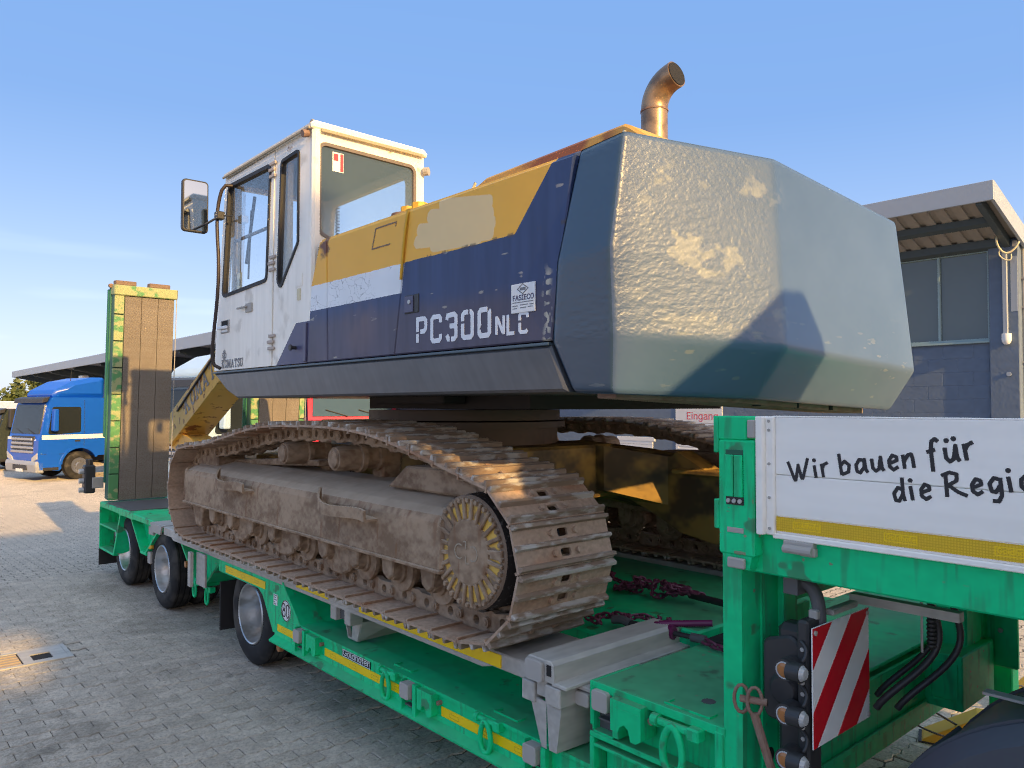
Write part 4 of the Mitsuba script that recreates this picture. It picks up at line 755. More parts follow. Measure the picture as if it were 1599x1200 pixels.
bd = L('badge', box(-4.19, -3.87, YN + 0.006, YN + 0.012, 0.508, 0.552), 'm_ink')
L('badge__lettering', wall_text(meshkit.text_mesh('Goldhofer', 0.036, 0.001).apply_transform(np.diag([1.3, 1, 1, 1])), -4.183, YN + 0.0055, 0.518), 'm_signwhite')
L('badge__edge', prism(sbox(-4.19, 0.508, -3.87, 0.552).difference(sbox(-4.187, 0.511, -3.873, 0.549)), 'y', YN + 0.0052, YN + 0.0062), 'm_signwhite')
sg = L('speed_plate', cyl((-4.985, YN + 0.014, 0.618), (-4.985, YN + 0.010, 0.618), 0.072, 40), 'm_signwhite', 30)
L('speed_plate__ring', lathe([(0.0655, 0), (0.0655, -0.0015), (0.071, -0.0015), (0.071, 0), (0.0655, 0)], 'y', 40, (-4.985, YN + 0.0098, 0.618)), 'm_ink')
L('speed_plate__digits', wall_text(strokes([[(0.5, 1.0 * 0.5 + .5 * math.sin(a) * 1.0) for a in ()]] * 0 + [list(rpoly(sbox(0.02, 0.55, 0.38, 1), 0.14).exterior.coords), list(rpoly(sbox(-.02, 0, 0.42, 0.49), 0.15).exterior.coords), list(rpoly(sbox(0.66, 0, 1.08, 1), 0.2).exterior.coords)], 0.105, 0.001, scale=0.086), -5.032, YN + 0.0094, 0.576), 'm_ink')
L('info_sticker', box(-5.185, -5.125, YN + 0.010, YN + 0.0145, 0.625, 0.70), 'm_signwhite')
L('info_sticker__print', cat(*[box(-5.18, -5.18 + w, YN + 0.0090, YN + 0.0099, z, z + 0.006) for w, z in ((.05, .69), (.03, .675), (.045, .66), (.02, .645), (.04, .632))]), 'm_inkfaint')
# ---- wheels
def wheel(x, y, far=False):
    R, w = 0.392, 0.225
    sgn = -1 if not far else 1
    w_ = L('wheel', lathe([(0.0, 0.02), (0.11, 0.02), (0.11, -0.02), (0.0, -0.02)], 'y', 24, (x, y + 0.19, R + 0.004)), 'm_darkgrey', 30)
    p = w_[len(LO) + 2:]
    def tyre(yc):
        pr = [(0.232, -w / 2 + 0.02), (0.25, -w / 2 + 0.004), (0.30, -w / 2 - 0.004), (0.345, -w / 2 + 0.004), (0.372, -w / 2 + 0.018), (R - 0.008, -w / 2 + 0.028), (R, -w / 2 + 0.04)]
        for g in (-0.052, 0.0, 0.052): pr += [(R, g - 0.006), (R - 0.011, g - 0.004), (R - 0.011, g + 0.004), (R, g + 0.006)]
        pr += [(a, -b) for a, b in pr[:7][::-1]] + [pr[0]]
        return lathe(pr, 'y', 56, (x, yc, R + 0.004))
    o = y + w / 2
    L(p + '__tyre', tyre(o), 'm_tyre', 30); L(p + '__tyre', tyre(o + 0.26), 'm_tyre', 30)
    rp = [(0.236, -0.105), (0.228, -0.112), (0.219, -0.106), (0.212, -0.07), (0.205, -0.03), (0.19, 0.0), (0.182, 0.04), (0.175, 0.085), (0.12, 0.10), (0.085, 0.10), (0.085, 0.085), (0.0, 0.08), (0.0, 0.12), (0.19, 0.115), (0.215, 0.1), (0.236, 0.1), (0.236, -0.105)]
    L(p + '__rim', lathe(rp, 'y', 48, (x, o, R + 0.004)), 'm_rim', 30)
    L(p + '__nut', cat(*[cyl((x + 0.145 * math.cos(a), o + 0.096, R + 0.004 + 0.145 * math.sin(a)), (x + 0.145 * math.cos(a), o + 0.07, R + 0.004 + 0.145 * math.sin(a)), 0.012, 6) for a in np.arange(10) * 2 * math.pi / 10]), 'm_grey', kind='stuff')
    L(p + '__rim_hole', cat(*[cyl((x + 0.115 * math.cos(a), o + 0.102, R + 0.004 + 0.115 * math.sin(a)), (x + 0.115 * math.cos(a), o + 0.094, R + 0.004 + 0.115 * math.sin(a)), 0.0, 10) for a in ()] or [cyl((x, o + 0.085, R), (x, o + 0.05, R), 0.07, 20)]), 'm_darkgrey', 30)
for x in (-9.42, -8.07, -5.88):
    wheel(x, 2.425)
for x in (-9.42, -8.07, -5.88):
    wheel(x, 4.42)
# ---- aluminium track rails that carry the excavator, with trestles
def rail(sy, name):
    Y = (lambda y: y) if sy > 0 else (lambda y: 2 * YC - y)
    r = L('track_rail', cat(box(-7.6, -2.52, Y(2.30), Y(2.40), 0.808, 0.884, 0.005), box(-7.6, -2.46, Y(2.395), Y(2.755), 0.81, 0.876, 0.005), cprism([(-7.4, 0.81), (-7.35, 0.785), (-2.85, 0.785), (-2.76, 0.81)], 'y', Y(2.305), Y(2.39), 0.003)), 'm_alu')
    return r
r1 = rail(1, 'near'); rail(-1, 'far')
for x0, x1 in ((-4.80, -4.36), (-3.98, -2.70)):
    s = L(r1[len(LO) + 2:] + '__strip', box(x0, x1, 2.294, 2.2995, 0.816, 0.876), 'm_signyellow')
for x in (-4.20,):
    t = L('trestle', cat(*[hull([(x + sx * 0.125, y, 0.79) for y in (2.20, 2.225)] + [(x + sx * 0.165, y, 0.79) for y in (2.20, 2.225)] + [(x + sx * 0.055, y, 0.575) for y in (2.235, 2.26)] + [(x + sx * 0.095, y, 0.575) for y in (2.235, 2.26)]) for sx in ()] or
        [prism(Polygon([(x - 0.115, 0.71), (x + 0.09, 0.71), (x + 0.045, 0.585), (x - 0.065, 0.585)]).difference(Polygon([(x - 0.10, 0.70), (x - 0.01, 0.70), (x - 0.02, 0.595), (x - 0.058, 0.595)])), 'y', 2.385, 2.41), hull([(x - 0.01, 2.39, 0.71), (x + 0.095, 2.39, 0.71), (x + 0.05, 2.39, 0.585), (x - 0.005, 2.39, 0.585), (x + 0.14, 2.70, 0.71), (x + 0.04, 2.70, 0.585), (x + 0.0, 2.70, 0.71), (x + 0.0, 2.70, 0.585)])]), 'm_alu')
    L(t[len(LO) + 2:] + '__lug', cat(box(x - 0.155, x - 0.085, 2.31, 2.40, 0.70, 0.79, 0.004), box(x + 0.02, x + 0.09, 2.31, 2.40, 0.70, 0.79, 0.004)), 'm_alu')
    L(t[len(LO) + 2:] + '__socket', box(x - 0.085, x + 0.02, 2.34, 2.38, 0.71, 0.79), 'm_darkgrey')
for x in (-6.55,): L('trestle', cat(box(x - 0.14, x - 0.08, 2.22, 2.25, 0.50, 0.79, 0.004), box(x - 0.08, x + 0.12, 2.27, 2.29, 0.52, 0.79, 0.004)), 'm_alu')
pads = []
for i in range(4):
    pads.append(box(-2.60, -2.50, 2.42 + i * 0.12, 2.52 + i * 0.12, 0.8765, 0.883, 0.003))
for p_ in pads: L(r1[len(LO) + 2:] + '__rubber_pad', p_, 'm_rubber')
# aluminium cross beam at the front of the low deck
cb = L('cross_beam', cat(cprism([(-2.435, 0.875), (-2.435, 0.955), (-2.42, 0.966), (-2.29, 0.966), (-2.272, 0.95), (-2.272, 0.875)], 'y', 2.215, 3.06, 0.004), box(-2.285, -2.20, 2.215, 3.06, 0.868, 0.884, 0.004), prism([(-2.275, 0.884), (-2.27, 0.95), (-2.268, 0.884)], 'y', 2.215, 3.06)), 'm_alu')
L('cross_beam__plug', cprism(rpoly([(-2.43, 0.87), (-2.43, 0.957), (-2.325, 0.957), (-2.325, 0.87)], 0.016), 'y', 2.196, 2.214, 0.003), 'm_grey', 30)
L('cross_beam__slot', box(-2.312, -2.285, 2.2125, 2.2146, 0.905, 0.95), 'm_dark')
L('cross_beam__foot', cat(box(-2.48, -2.40, 2.225, 2.40, 0.765, 0.85, 0.004), box(-2.325, -2.235, 2.215, 2.40, 0.785, 0.865, 0.004), box(-2.395, -2.33, 2.235, 2.40, 0.80, 0.87, 0.003)), 'm_alu')
L('cross_beam__trestle', cat(hull([(-2.435, 2.235, 0.785), (-2.335, 2.235, 0.785), (-2.345, 2.245, 0.585), (-2.375, 2.245, 0.585), (-2.435, 2.26, 0.785), (-2.375, 2.27, 0.585)]), hull([(-2.335, 2.235, 0.79), (-2.245, 2.235, 0.79), (-2.33, 2.245, 0.585), (-2.285, 2.245, 0.585), (-2.23, 2.55, 0.79), (-2.34, 2.55, 0.79), (-2.27, 2.5, 0.585), (-2.33, 2.5, 0.585)])), 'm_alu')
# ---- platform under the gooseneck
L('platform', cat(box(-2.135, -1.46, YN + 0.012, 2.95, 0.892, 0.910, 0.004), box(-2.135, -1.46, 2.95, YF - 0.02, 0.892, 0.9085, 0.004), box(-2.12, -1.50, YN + 0.07, YF - 0.06, 0.50, 0.893)), 'm_green')
L('platform__edge', cat(box(-2.137, -1.52, YN, YN + 0.012, 0.878, 0.912, 0.003), box(-2.150, -2.136, YN, YN + 0.30, 0.735, 0.911, 0.003), box(-2.149, -1.53, YN - 0.005, YN + 0.07, 0.690, 0.712, 0.004), box(-2.149, -2.125, YN - 0.005, YN + 0.09, 0.40, 0.690, 0.004), box(-2.125, -1.53, YN - 0.004, YN + 0.06, 0.655, 0.668, 0.003), box(-2.1, -1.5, YN + 0.05, YN + 0.07, 0.42, 0.70), box(-1.560, -1.525, YN - 0.004, YN + 0.07, 0.40, 0.893, 0.004)), 'm_green')
socket(-2.075, 0.892, YN, 0.10, 0.17); stake(-1.93, 0.889, YN, 1.15); lash_ring(-1.72, 0.862, YN - 0.015, 1.15)
L('ring_notch', prism(sbox(-1.80, YN + 0.03, -1.60, YN + 0.08).difference(sbox(-1.79, YN + 0.04, -1.61, YN + 0.1)), 'z', 0.9095, 0.918), 'm_green')
L('platform__drain_hole', cat(*[cyl((x, y, 0.909), (x, y, 0.9112), r, 8) for x, y, r in ((-1.70, 2.47, 0.028), (-1.72, 2.70, 0.026), (-1.80, 3.0, 0.02))]), 'm_darkgrey')
L('side_plug', cat(cprism(rpoly([(-2.235, 0.79), (-2.235, 0.845), (-2.16, 0.845), (-2.16, 0.79)], 0.01), 'y', YN + 0.0, YN + 0.12, 0.003), box(-2.24, -2.155, YN + 0.01, YN + 0.13, 0.85, 0.868, 0.005)), 'm_grey', 30)
L('link_block', cat(box(-2.26, -2.155, YN + 0.75, YN + 0.98, 0.80, 0.955, 0.01), box(-2.5, -2.155, 3.06, 3.12, 0.86, 0.925, 0.006)), 'm_green')
L('link_block__opening', box(-2.1545, -1.9, 3.10, 3.30, 0.9105, 0.9135), 'm_dark')
# ---- gooseneck
L('corner_post', cat(cprism([(-1.525, 2.305), (-1.525, 2.42), (-1.452, 2.42), (-1.452, 2.305)], 'z', 0.05, 1.56, 0.006)), 'm_green')
cp = L('post_casting', cat(box(-1.512, -1.378, 2.262, 2.34, 1.52, 1.905, 0.006), box(-1.512, -1.405, 2.264, 2.34, 1.9055, 1.985, 0.004), prism([(-1.50, 1.52), (-1.39, 1.52), (-1.40, 1.475), (-1.49, 1.48)], 'y', 2.268, 2.33), box(-1.535, -1.513, 2.268, 2.33, 1.86, 1.985, 0.003), box(-1.535, -1.513, 2.268, 2.33, 1.60, 1.70, 0.003)), 'm_green')
p_ = cp[len(LO) + 2:]
L(p_ + '__handle_recess', box(-1.482, -1.415, 2.2612, 2.2625, 1.692, 1.872), 'm_greendark')
for x in (-1.481, -1.447): L(p_ + '__latch_bar', box(x, x + 0.031, 2.254, 2.2615, 1.715, 1.855, 0.003), 'm_green')
L(p_ + '__spring', cat(box(-1.48, -1.413, 2.2595, 2.261, 1.688, 1.714)), 'm_ink')
L(p_ + '__spring_end', cat(*[cyl((-1.47 + i * 0.022, 2.259, 1.70), (-1.47 + i * 0.022, 2.2545, 1.702), 0.008, 8) for i in range(3)]), 'm_grey')
L(p_ + '__plate', cat(box(-1.478, -1.415, 2.2595, 2.2625, 1.595, 1.612, 0.001), box(-1.475, -1.41, 2.252, 2.268, 1.478, 1.512, 0.006), box(-1.404, -1.376, 2.266, 2.28, 1.913, 1.973, 0.004)), 'm_grey')
L('gooseneck_beam', cat(box(-1.452, 3.0, 2.315, 2.375, 1.462, 1.598, 0.006)), 'm_green')
L('gooseneck_deck', cat(box(-1.45, 3.0, 2.375, YF - 0.03, 1.555, 1.60)), 'm_green')
L('gooseneck_beam', cat(box(-1.45, 3.0, YF - 0.09, YF - 0.03, 1.45, 1.598, 0.006)), 'm_green')
L('gooseneck_beam', cat(box(-1.45, 3.0, 3.30, 3.40, 1.36, 1.555), box(-1.45, 3.0, 4.0, 4.10, 1.36, 1.555)), 'm_green')
L('front_wall', cat(box(-1.47, -1.445, 2.42, 2.66, 0.25, 1.555), box(-1.475, -1.46, 2.66, 3.45, 1.30, 1.555), box(-1.445, -1.42, 2.52, 2.545, 0.25, 1.5, 0.003), box(-1.5, -1.46, 2.42, 2.78, 0.25, 1.28)), 'm_green')
L('front_wall__hole', cyl((-1.4445, 2.46, 0.80), (-1.443, 2.46, 0.80), 0.028, 20), 'm_dark')
# lower cross member and the far leg of the gooseneck
L('cross_member', cat(box(-1.62, -1.45, 2.78, 3.84, 0.63, 0.875, 0.006), box(-1.448, -1.435, 2.80, 3.83, 0.63, 0.655, 0.003)), 'm_green')
L('far_leg', cat(box(-1.62, -1.29, 3.84, 4.26, 0.63, 0.88, 0.006), prism(sbox(-1.43, 0.665, -1.31, 0.84).difference(sbox(-1.42, 0.675, -1.32, 0.83)), 'y', 3.833, 3.84), box(-1.50, -1.33, 4.02, 4.32, 0.66, 1.5, 0.008), box(-1.45, -1.20, 4.30, 4.33, 0.74, 1.5, 0.006)), 'm_green')
L('far_leg__bolt', cat(*[cyl((-1.27, 4.299, z), (-1.27, 4.29, z), 0.012, 8) for z in (0.92, 1.0)]), 'm_grey')
L('far_post', cat(box(-1.52, -1.40, YF - 0.12, YF - 0.01, 0.3, 1.45, 0.006)), 'm_green')
# white drop side
sb = L('drop_side', cat(box(-1.32, 3.0, 2.300, 2.325, 1.662, 1.7945, 0.002)), 'm_white'); d_ = sb[len(LO) + 2:]
L(d_ + '__upper_board', box(-1.32, 3.0, 2.300, 2.325, 1.7965, 1.982, 0.002), 'm_white')
L(d_ + '__lower_board', box(-1.32, 3.0, 2.302, 2.325, 1.606, 1.6615, 0.002), 'm_white')
L(d_ + '__end_profile', cat(box(-1.376, -1.350, 2.270, 2.33, 1.598, 1.985, 0.003), box(-1.350, -1.321, 2.288, 2.33, 1.598, 1.985, 0.004)), 'm_white')
L(d_ + '__bottom_profile', cat(box(-1.33, 3.0, 2.294, 2.33, 1.588, 1.6055, 0.003), box(-1.33, 3.0, 2.30, 2.33, 1.9825, 1.987, 0.002)), 'm_white')
L(d_ + '__rivet', cat(*[cyl((-1.335, 2.288, z), (-1.335, 2.284, z), 0.005, 8) for z in (1.62, 1.72, 1.83, 1.94, 1.97)]), 'm_grey')
L(d_ + '__strip', box(-1.318, 3.0, 2.2985, 2.3015, 1.614, 1.660), 'm_signgold')
for x in (-1.26, -0.975, -0.69):
    L(d_ + '__strip_stamp', cat(prism(sbox(x, 1.625, x + 0.092, 1.650).difference(sbox(x + 0.0025, 1.6275, x + 0.0895, 1.6475)), 'y', 2.2975, 2.2985), wall_text(meshkit.text_mesh('Goldhofer', 0.0135, 0.0008, bold=True), x + 0.005, 2.2984, 1.6325)), 'm_signyellow')
for x in (-1.235, 0.5): L(d_ + '__hinge', cat(box(x - 0.055, x + 0.045, 2.288, 2.32, 1.570, 1.588, 0.003), cyl((x - 0.05, 2.285, 1.563), (x + 0.045, 2.285, 1.563), 0.014, 10), box(x + 0.0, x + 0.05, 2.29, 2.315, 1.545, 1.572, 0.003)), 'm_grey', 30)
# hand-drawn lettering
G = {'W': ([[(0, .95), (.22, 0), (.28, 0), (.52, .72), (.60, .05), (.66, .05), (1.08, 1.0)]], 1.2), 'i': ([[(.05, .62), (.05, 0)], [(.09, .86)]], .30), 'r': ([[(.03, .66), (.03, 0)], [(.03, .42), (.16, .60), (.36, .68)]], .46),
     'b': ([[(.04, 1), (.02, 0)], [(.03, .45), (.25, .62), (.44, .42), (.36, .12), (.04, .03)]], .60), 'a': ([[(.44, .56), (.24, .62), (.05, .38), (.06, .10), (.20, .03), (.40, .25), (.47, .60), (.46, .15), (.54, .0)]], .66),
     'u': ([[(.04, .60), (.03, .18), (.14, .03), (.30, .12), (.44, .62), (.43, .15), (.50, 0)]], .62), 'e': ([[(.06, .30), (.40, .40), (.40, .55), (.24, .64), (.06, .42), (.05, .16), (.20, .01), (.42, .12)]], .54),
     'n': ([[(.05, .62), (.03, 0)], [(.04, .30), (.26, .58), (.40, .60), (.43, .40), (.42, 0)]], .60), 'f': ([[(.50, .86), (.40, .98), (.26, .90), (.18, .55), (.12, -.30)], [(.0, .50), (.34, .56)]], .56),
     'd': ([[(.42, .50), (.26, .60), (.05, .36), (.08, .06), (.22, .02), (.42, .30)], [(.50, 1.02), (.43, .3), (.46, 0)]], .64), 'R': ([[(.14, .96), (.04, 0)], [(-.04, .90), (.3, 1.0), (.56, .90), (.52, .64), (.14, .46)], [(.18, .48), (.50, .16), (.82, -.02)]], .90),
     'g': ([[(.44, .54), (.26, .62), (.06, .40), (.10, .10), (.24, .05), (.42, .30)], [(.48, .60), (.42, -.1), (.28, -.32), (.06, -.28)]], .62), 'o': ([[(.26, .60), (.08, .46), (.04, .2), (.16, .02), (.34, .06), (.46, .32), (.40, .54), (.26, .60)]], .58),
     'ü': ([[(.04, .60), (.03, .18), (.14, .03), (.30, .12), (.44, .62), (.43, .15), (.50, 0)], [(.15, .86)], [(.42, .90)]], .62), ' ': ([], .36)}
def hand(txt, gap=0.10):
    out, x = [], 0
    for ch in txt:
        g, w = G[ch]; out += [[(a + x, b) for a, b in l] for l in g]; x += w + gap
    return out
for txt, x, z, sc in (('Wir', -1.266, 1.780, 0.064), ('bauen', -1.100, 1.808, 0.066), ('für', -0.850, 1.855, 0.070), ('die', -0.945, 1.742, 0.066), ('Region', -0.806, 1.768, 0.066)):
    L(d_ + '__lettering', wall_text(strokes(hand(txt), 0.155, 0.001, cap=2, shear=0.0, scale=sc), x, 2.2995, z, rot=9.5), 'm_ink')
# ---- warning board and marker lights on their bracket
WX = -1.2
wb = L('warning_board', box(WX - 0.004, WX, 2.30, 2.695, 0.945, 1.322, 0.0015), 'm_signwhite')
sq = sbox(2.302, 0.947, 2.693, 1.320)
st_ = [Polygon([(2.30 + o, 0.94), (2.30 + o + 0.133, 0.94), (2.30 + o + 0.133 + 0.40, 1.34), (2.30 + o + 0.40, 1.34)]).intersection(sq) for o in (-0.385, -0.115, 0.155)]
st_ = [shapely.affinity.translate(s, 0, 0) for s in st_]
L('warning_board__red_stripe', cat(*[prism(s, 'x', WX, WX + 0.0012) for s in st_ if s.area > 1e-5]), 'm_signred')
L('warning_board__rivet', cat(*[cyl((WX, y, z), (WX + 0.006, y, z), 0.008, 8) for y, z in ((2.315, 1.305), (2.68, 1.305), (2.68, 0.96))]), 'm_grey')
lb = L('lamp_carrier', cat(box(-1.36, -1.255, 2.36, 2.45, 0.84, 1.30, 0.02), box(-1.262, -1.222, 2.315, 2.40, 0.80, 1.335, 0.008)), 'm_black')
L('lamp_carrier__cover', cprism(rpoly([(-1.40, 0.98), (-1.40, 1.24), (-1.30, 1.27), (-1.26, 1.24), (-1.26, 0.98)], 0.03), 'y', 2.345, 2.37, 0.008), 'm_black', 30)
L('lamp_carrier__cap', lathe([(0, -0.02), (0.04, -0.018), (0.055, 0), (0.0, 0)], 'y', 20, (-1.32, 2.345, 1.09)), 'm_black', 30)
for z in (1.185, 1.045, 0.905):
    ml = L('marker_lamp', cat(cyl((-1.272, 2.315, z), (-1.272, 2.255, z), 0.034, 20), cyl((-1.262, 2.268, z), (-1.218, 2.268, z), 0.030, 20)), 'm_black', 30)
    q_ = ml[len(LO) + 2:]
    L(q_ + '__amber_lens', lathe([(0, -0.012), (0.015, -0.010), (0.024, -0.001), (0, 0)], 'y', 20, (-1.272, 2.255, z)), 'm_amber', 30)
    L(q_ + '__amber_ring', lathe([(0.023, 0), (0.023, -0.003), (0.027, -0.003), (0.027, 0), (0.023, 0)], 'y', 20, (-1.272, 2.255, z)), 'm_lens', 30)
    L(q_ + '__white_lens', lathe([(0, 0), (0.025, 0.0), (0.017, 0.012), (0, 0.015)], 'x', 20, (-1.218, 2.268, z)).apply_transform(np.diag([1, 1, 1, 1])), 'm_lens', 30)
    L(q_ + '__screw', cat(cyl((-1.24, 2.314, z + 0.06), (-1.24, 2.309, z + 0.06), 0.007, 8), cyl((-1.24, 2.314, z - 0.045), (-1.24, 2.309, z - 0.045), 0.007, 8)), 'm_grey')
    L(q_ + '__cable', tube(smoothline([(-1.245, 2.312, z + 0.085), (-1.225, 2.305, z + 0.07), (-1.225, 2.285, z + 0.03)], 10), 0.006, 6), 'm_black', True)
L('lamp_bracket', cat(prism([(-1.33, 1.40), (-1.28, 1.40), (-1.28, 1.46), (-1.33, 1.46)], 'y', 2.36, 2.42), tube(smoothline([(-1.32, 2.40, 1.43), (-1.26, 2.41, 1.425), (-1.235, 2.41, 1.37), (-1.235, 2.40, 1.25)], 14), 0.022, 12)), 'm_darkgrey', 30)
L('lamp_bracket__clip', cat(box(-1.25, -1.22, 2.37, 2.40, 1.33, 1.36, 0.004), box(-1.23, -1.2, 2.44, 2.62, 1.335, 1.355, 0.004)), 'm_grey')
# rusty tension lever hanging by its shackle
lv = L('tension_lever', cat(tube([(-1.375, 2.25, 1.02), (-1.33, 2.27, 0.86), (-1.28, 2.28, 0.72)], 0.014, 8)), 'm_rust', 30)
L('tension_lever__shackle', cat(*[tube([(-1.385 + dx + 0.020 * math.cos(a), 2.25 + dy + 0.012 * math.cos(a), 1.06 + 0.045 * math.sin(a)) for a in np.linspace(0, 2 * math.pi, 14)[:-1]], 0.006, 6, closed=True) for dx, dy in ((-0.03, -0.01), (0.012, 0.0))], cyl((-1.42, 2.24, 1.06), (-1.34, 2.27, 1.06), 0.012, 10)), 'm_rust', True)
# air and power hoses under the gooseneck
for k, (dx, dy) in enumerate(((0, 0), (0.05, 0.05), (-0.05, 0.12))):
    L('air_hose', tube(smoothline([(-1.05 + dx, 2.78 + dy, 1.52), (-1.04 + dx, 2.80 + dy, 1.36), (-1.02 + dx, 2.82 + dy, 1.22), (-1.10 + dx, 2.74 + dy, 1.08), (-1.18 + dx, 2.70 + dy, 0.98)], 24), 0.012 - 0.001 * k, 10), 'm_black', True)
L('air_hose__sleeve', cat(*[lathe([(0.0135, -0.006), (0.017, 0.0), (0.0135, 0.006)], 'y', 12).apply_transform(trimesh.transformations.rotation_matrix(math.pi / 2, [1, 0, 0])).apply_translation([-1.036, 2.805, 1.33 - i * 0.014]) for i in range(10)]), 'm_black', True)
L('hose_support', cat(box(-1.25, -0.9, 2.66, 2.70, 1.335, 1.365), tube([(-1.035, 2.72, 1.555), (-1.035, 2.72, 1.2)], 0.004, 6)), 'm_alu')
# far-side warning board with its lamp and snap hook
fwb = L('warning_board', box(-0.802, -0.798, 2.72, 3.02, 1.23, 1.47, 0.0015) if False else box(-0.402, -0.398, 4.55, 4.95, 1.02, 1.44, 0.0015), 'm_signwhite', label='smaller red and white striped board on the far side under the gooseneck')
L(fwb[len(LO) + 2:] + '__red_stripe', prism(Polygon([(4.60, 1.44), (4.85, 1.44), (4.95, 1.25), (4.95, 1.10)]).convex_hull, 'x', -0.398, -0.3968), 'm_signred')
# ---- rear ramps standing upright
def ramp(y0, y1, lean, name, detail=True):
    x0, z0, hh = -10.12, 0.88, 2.56
    def P(m):      # built upright at x = 0, then leaned and set at its hinge
        m = m.copy(); m.apply_transform(trimesh.transformations.rotation_matrix(math.radians(lean), [0, 1, 0])); m.apply_translation([x0, 0, z0]); return m
    r = L('ramp', P(box(-0.16, -0.02, y0, y1, 0.0, hh, 0.01)), 'm_rampback'); k = r[len(LO) + 2:]
    w = 0.105
    n = 8
    for i in range(n):
        a, b = hh * i / n, hh * (i + 1) / n
        L(k + '__edge_plate', P(box(-0.02, 0.012, y0 + 0.002, y0 + w, a + 0.008, b - 0.008, 0.003)), 'm_rampedge')
        if name == 'far': L(k + '__edge_plate', P(box(-0.02, 0.012, y1 - 0.075, y1 - 0.002, a + 0.008, b - 0.008, 0.003)), 'm_rampedge')
    e = y1 - (0.08 if name == 'far' else 0.01)
    ys = np.linspace(y0 + w + 0.008, e, 4)
    for i in range(3): L(k + '__mesh_plate', P(box(-0.02, 0.008, ys[i] + 0.003, ys[i + 1] - 0.003, 0.0, hh - 0.10)), 'm_rampmesh')
    L(k + '__top_bar', P(box(-0.15, 0.035, y0 - 0.01, y1 + 0.02, hh - 0.09, hh + 0.03, 0.01)), 'm_rampedge')
    L(k + '__wood_block', P(cat(box(-0.12, 0.0, y0 + 0.01, y0 + 0.24, hh + 0.03, hh + 0.085, 0.008), )), 'm_wood')
    L(k + '__wood_block', P(box(-0.12, 0.0, y1 - 0.30, y1 - 0.06, hh + 0.03, hh + 0.085, 0.008)), 'm_wood')
    L(k + '__rear_rib', P(cat(box(-0.22, -0.17, y0 - 0.03, y0 + 0.05, 0.75, hh - 0.02, 0.01), box(-0.165, -0.13, y0 - 0.018, y0 + 0.02, 0.2, hh, 0.004))), 'm_teal')
    L(k + '__knob', P(cat(cyl((-0.13, y0 - 0.02, hh + 0.02), (-0.08, y0 - 0.02, hh + 0.02), 0.025, 10), cyl((-0.02, y1 + 0.02, hh - 0.08), (-0.02, y1 + 0.02, hh + 0.03), 0.018, 8))), 'm_rust')
    L(k + '__cable', P(tube([(0.0, y1 + 0.02, 0.1), (0.0, y1 + 0.02, hh - 0.05)], 0.006, 6)), 'm_grey')
ramp(2.42, 3.11, 4.0, 'near')
ramp(4.13, 4.90, 4.0, 'far')
rl = L('rear_lamp_cluster', cat(box(-10.5, -10.36, 2.22, 2.34, 0.96, 1.30, 0.015), cyl((-10.42, 2.28, 1.3), (-10.42, 2.28, 1.37), 0.04, 12)), 'm_black')
for z in (1.00, 1.11, 1.225): L('rear_lamp_cluster__lens', cyl((-10.42, 2.22, z), (-10.42, 2.17, z), 0.03, 14), 'm_lens', 30)
L('rear_lamp_cluster__bracket', box(-10.40, -10.33, 2.3, 2.42, 1.02, 1.15, 0.004), 'm_grey')

L('rail_end_plate', cat(prism([(-8.0, 0.868), (-7.62, 0.868), (-7.62, 0.886), (-7.97, 0.886)], 'y', 2.30, 2.80), prism([(-7.98, 0.88), (-7.62, 0.88), (-7.66, 0.80), (-7.90, 0.80)], 'y', 2.285, 2.30)), 'm_grey')
# ================================================================ GROUND
def dip(x): return -0.033 * np.clip(-11.0 - x, 0, 20)
gx, gy = np.array([-600, -60, -31, -11, 0, 60, 600.0]), np.array([-600, -60, 0, 60, 600.0])
GX, GY = np.meshgrid(gx, gy, indexing='ij')
gv = np.stack([GX.ravel(), GY.ravel(), dip(GX.ravel()) - 0.007], 1)
gf = []
for i in range(len(gx) - 1):
    for j in range(len(gy) - 1):
        a = i * len(gy) + j; b = a + len(gy)
        gf += [[a, b, b + 1], [a, b + 1, a + 1]]
add('ground', trimesh.Trimesh(gv, gf, process=False), 'm_ground'); tag('ground', 'grey block paved yard', None, None, 'structure')
def zg(y): return ZIG * (4 * abs(y / (PL / 2) - math.floor(y / (PL / 2) + 0.5)) - 1)
ys_ = np.linspace(-PL / 2, PL / 2, 5)
def paver_mesh(h):
    out = lambda e: [( (PWD / 2 - e) + zg(y * (1 - e * 2 / PL)) , y * (1 - 2 * e / PL)) for y in ys_] + [(-(PWD / 2 - e) + zg(y * (1 - e * 2 / PL)), y * (1 - 2 * e / PL)) for y in ys_[::-1]]
    o1, o2 = out(0.0022), out(0.0065)
    n = len(o1); v = [(x, y, h - 0.012) for x, y in o1] + [(x, y, h - 0.004) for x, y in o1] + [(x, y, h) for x, y in o2]
    f = []
    for k in range(n):
        w = (k + 1) % n
        for l in (0, 1): f += [[l * n + k, l * n + w, (l + 1) * n + w], [l * n + k, (l + 1) * n + w, (l + 1) * n + k]]
    for k in range(4): f += [[2 * n + k, 2 * n + k + 1, 2 * n + n - 2 - k], [2 * n + k, 2 * n + n - 2 - k, 2 * n + n - 1 - k]]
    m = trimesh.Trimesh(v, f, process=False)
    if m.face_normals[-1][2] < 0: m.invert()
    return m
pm = [mikit.ply(paver_mesh(h), 'm_paver') for h in (0.0, 0.0012, -0.0012)]
pv = []
fwd = np.array([-_c, _s]); rgt = np.array([_s, _c])
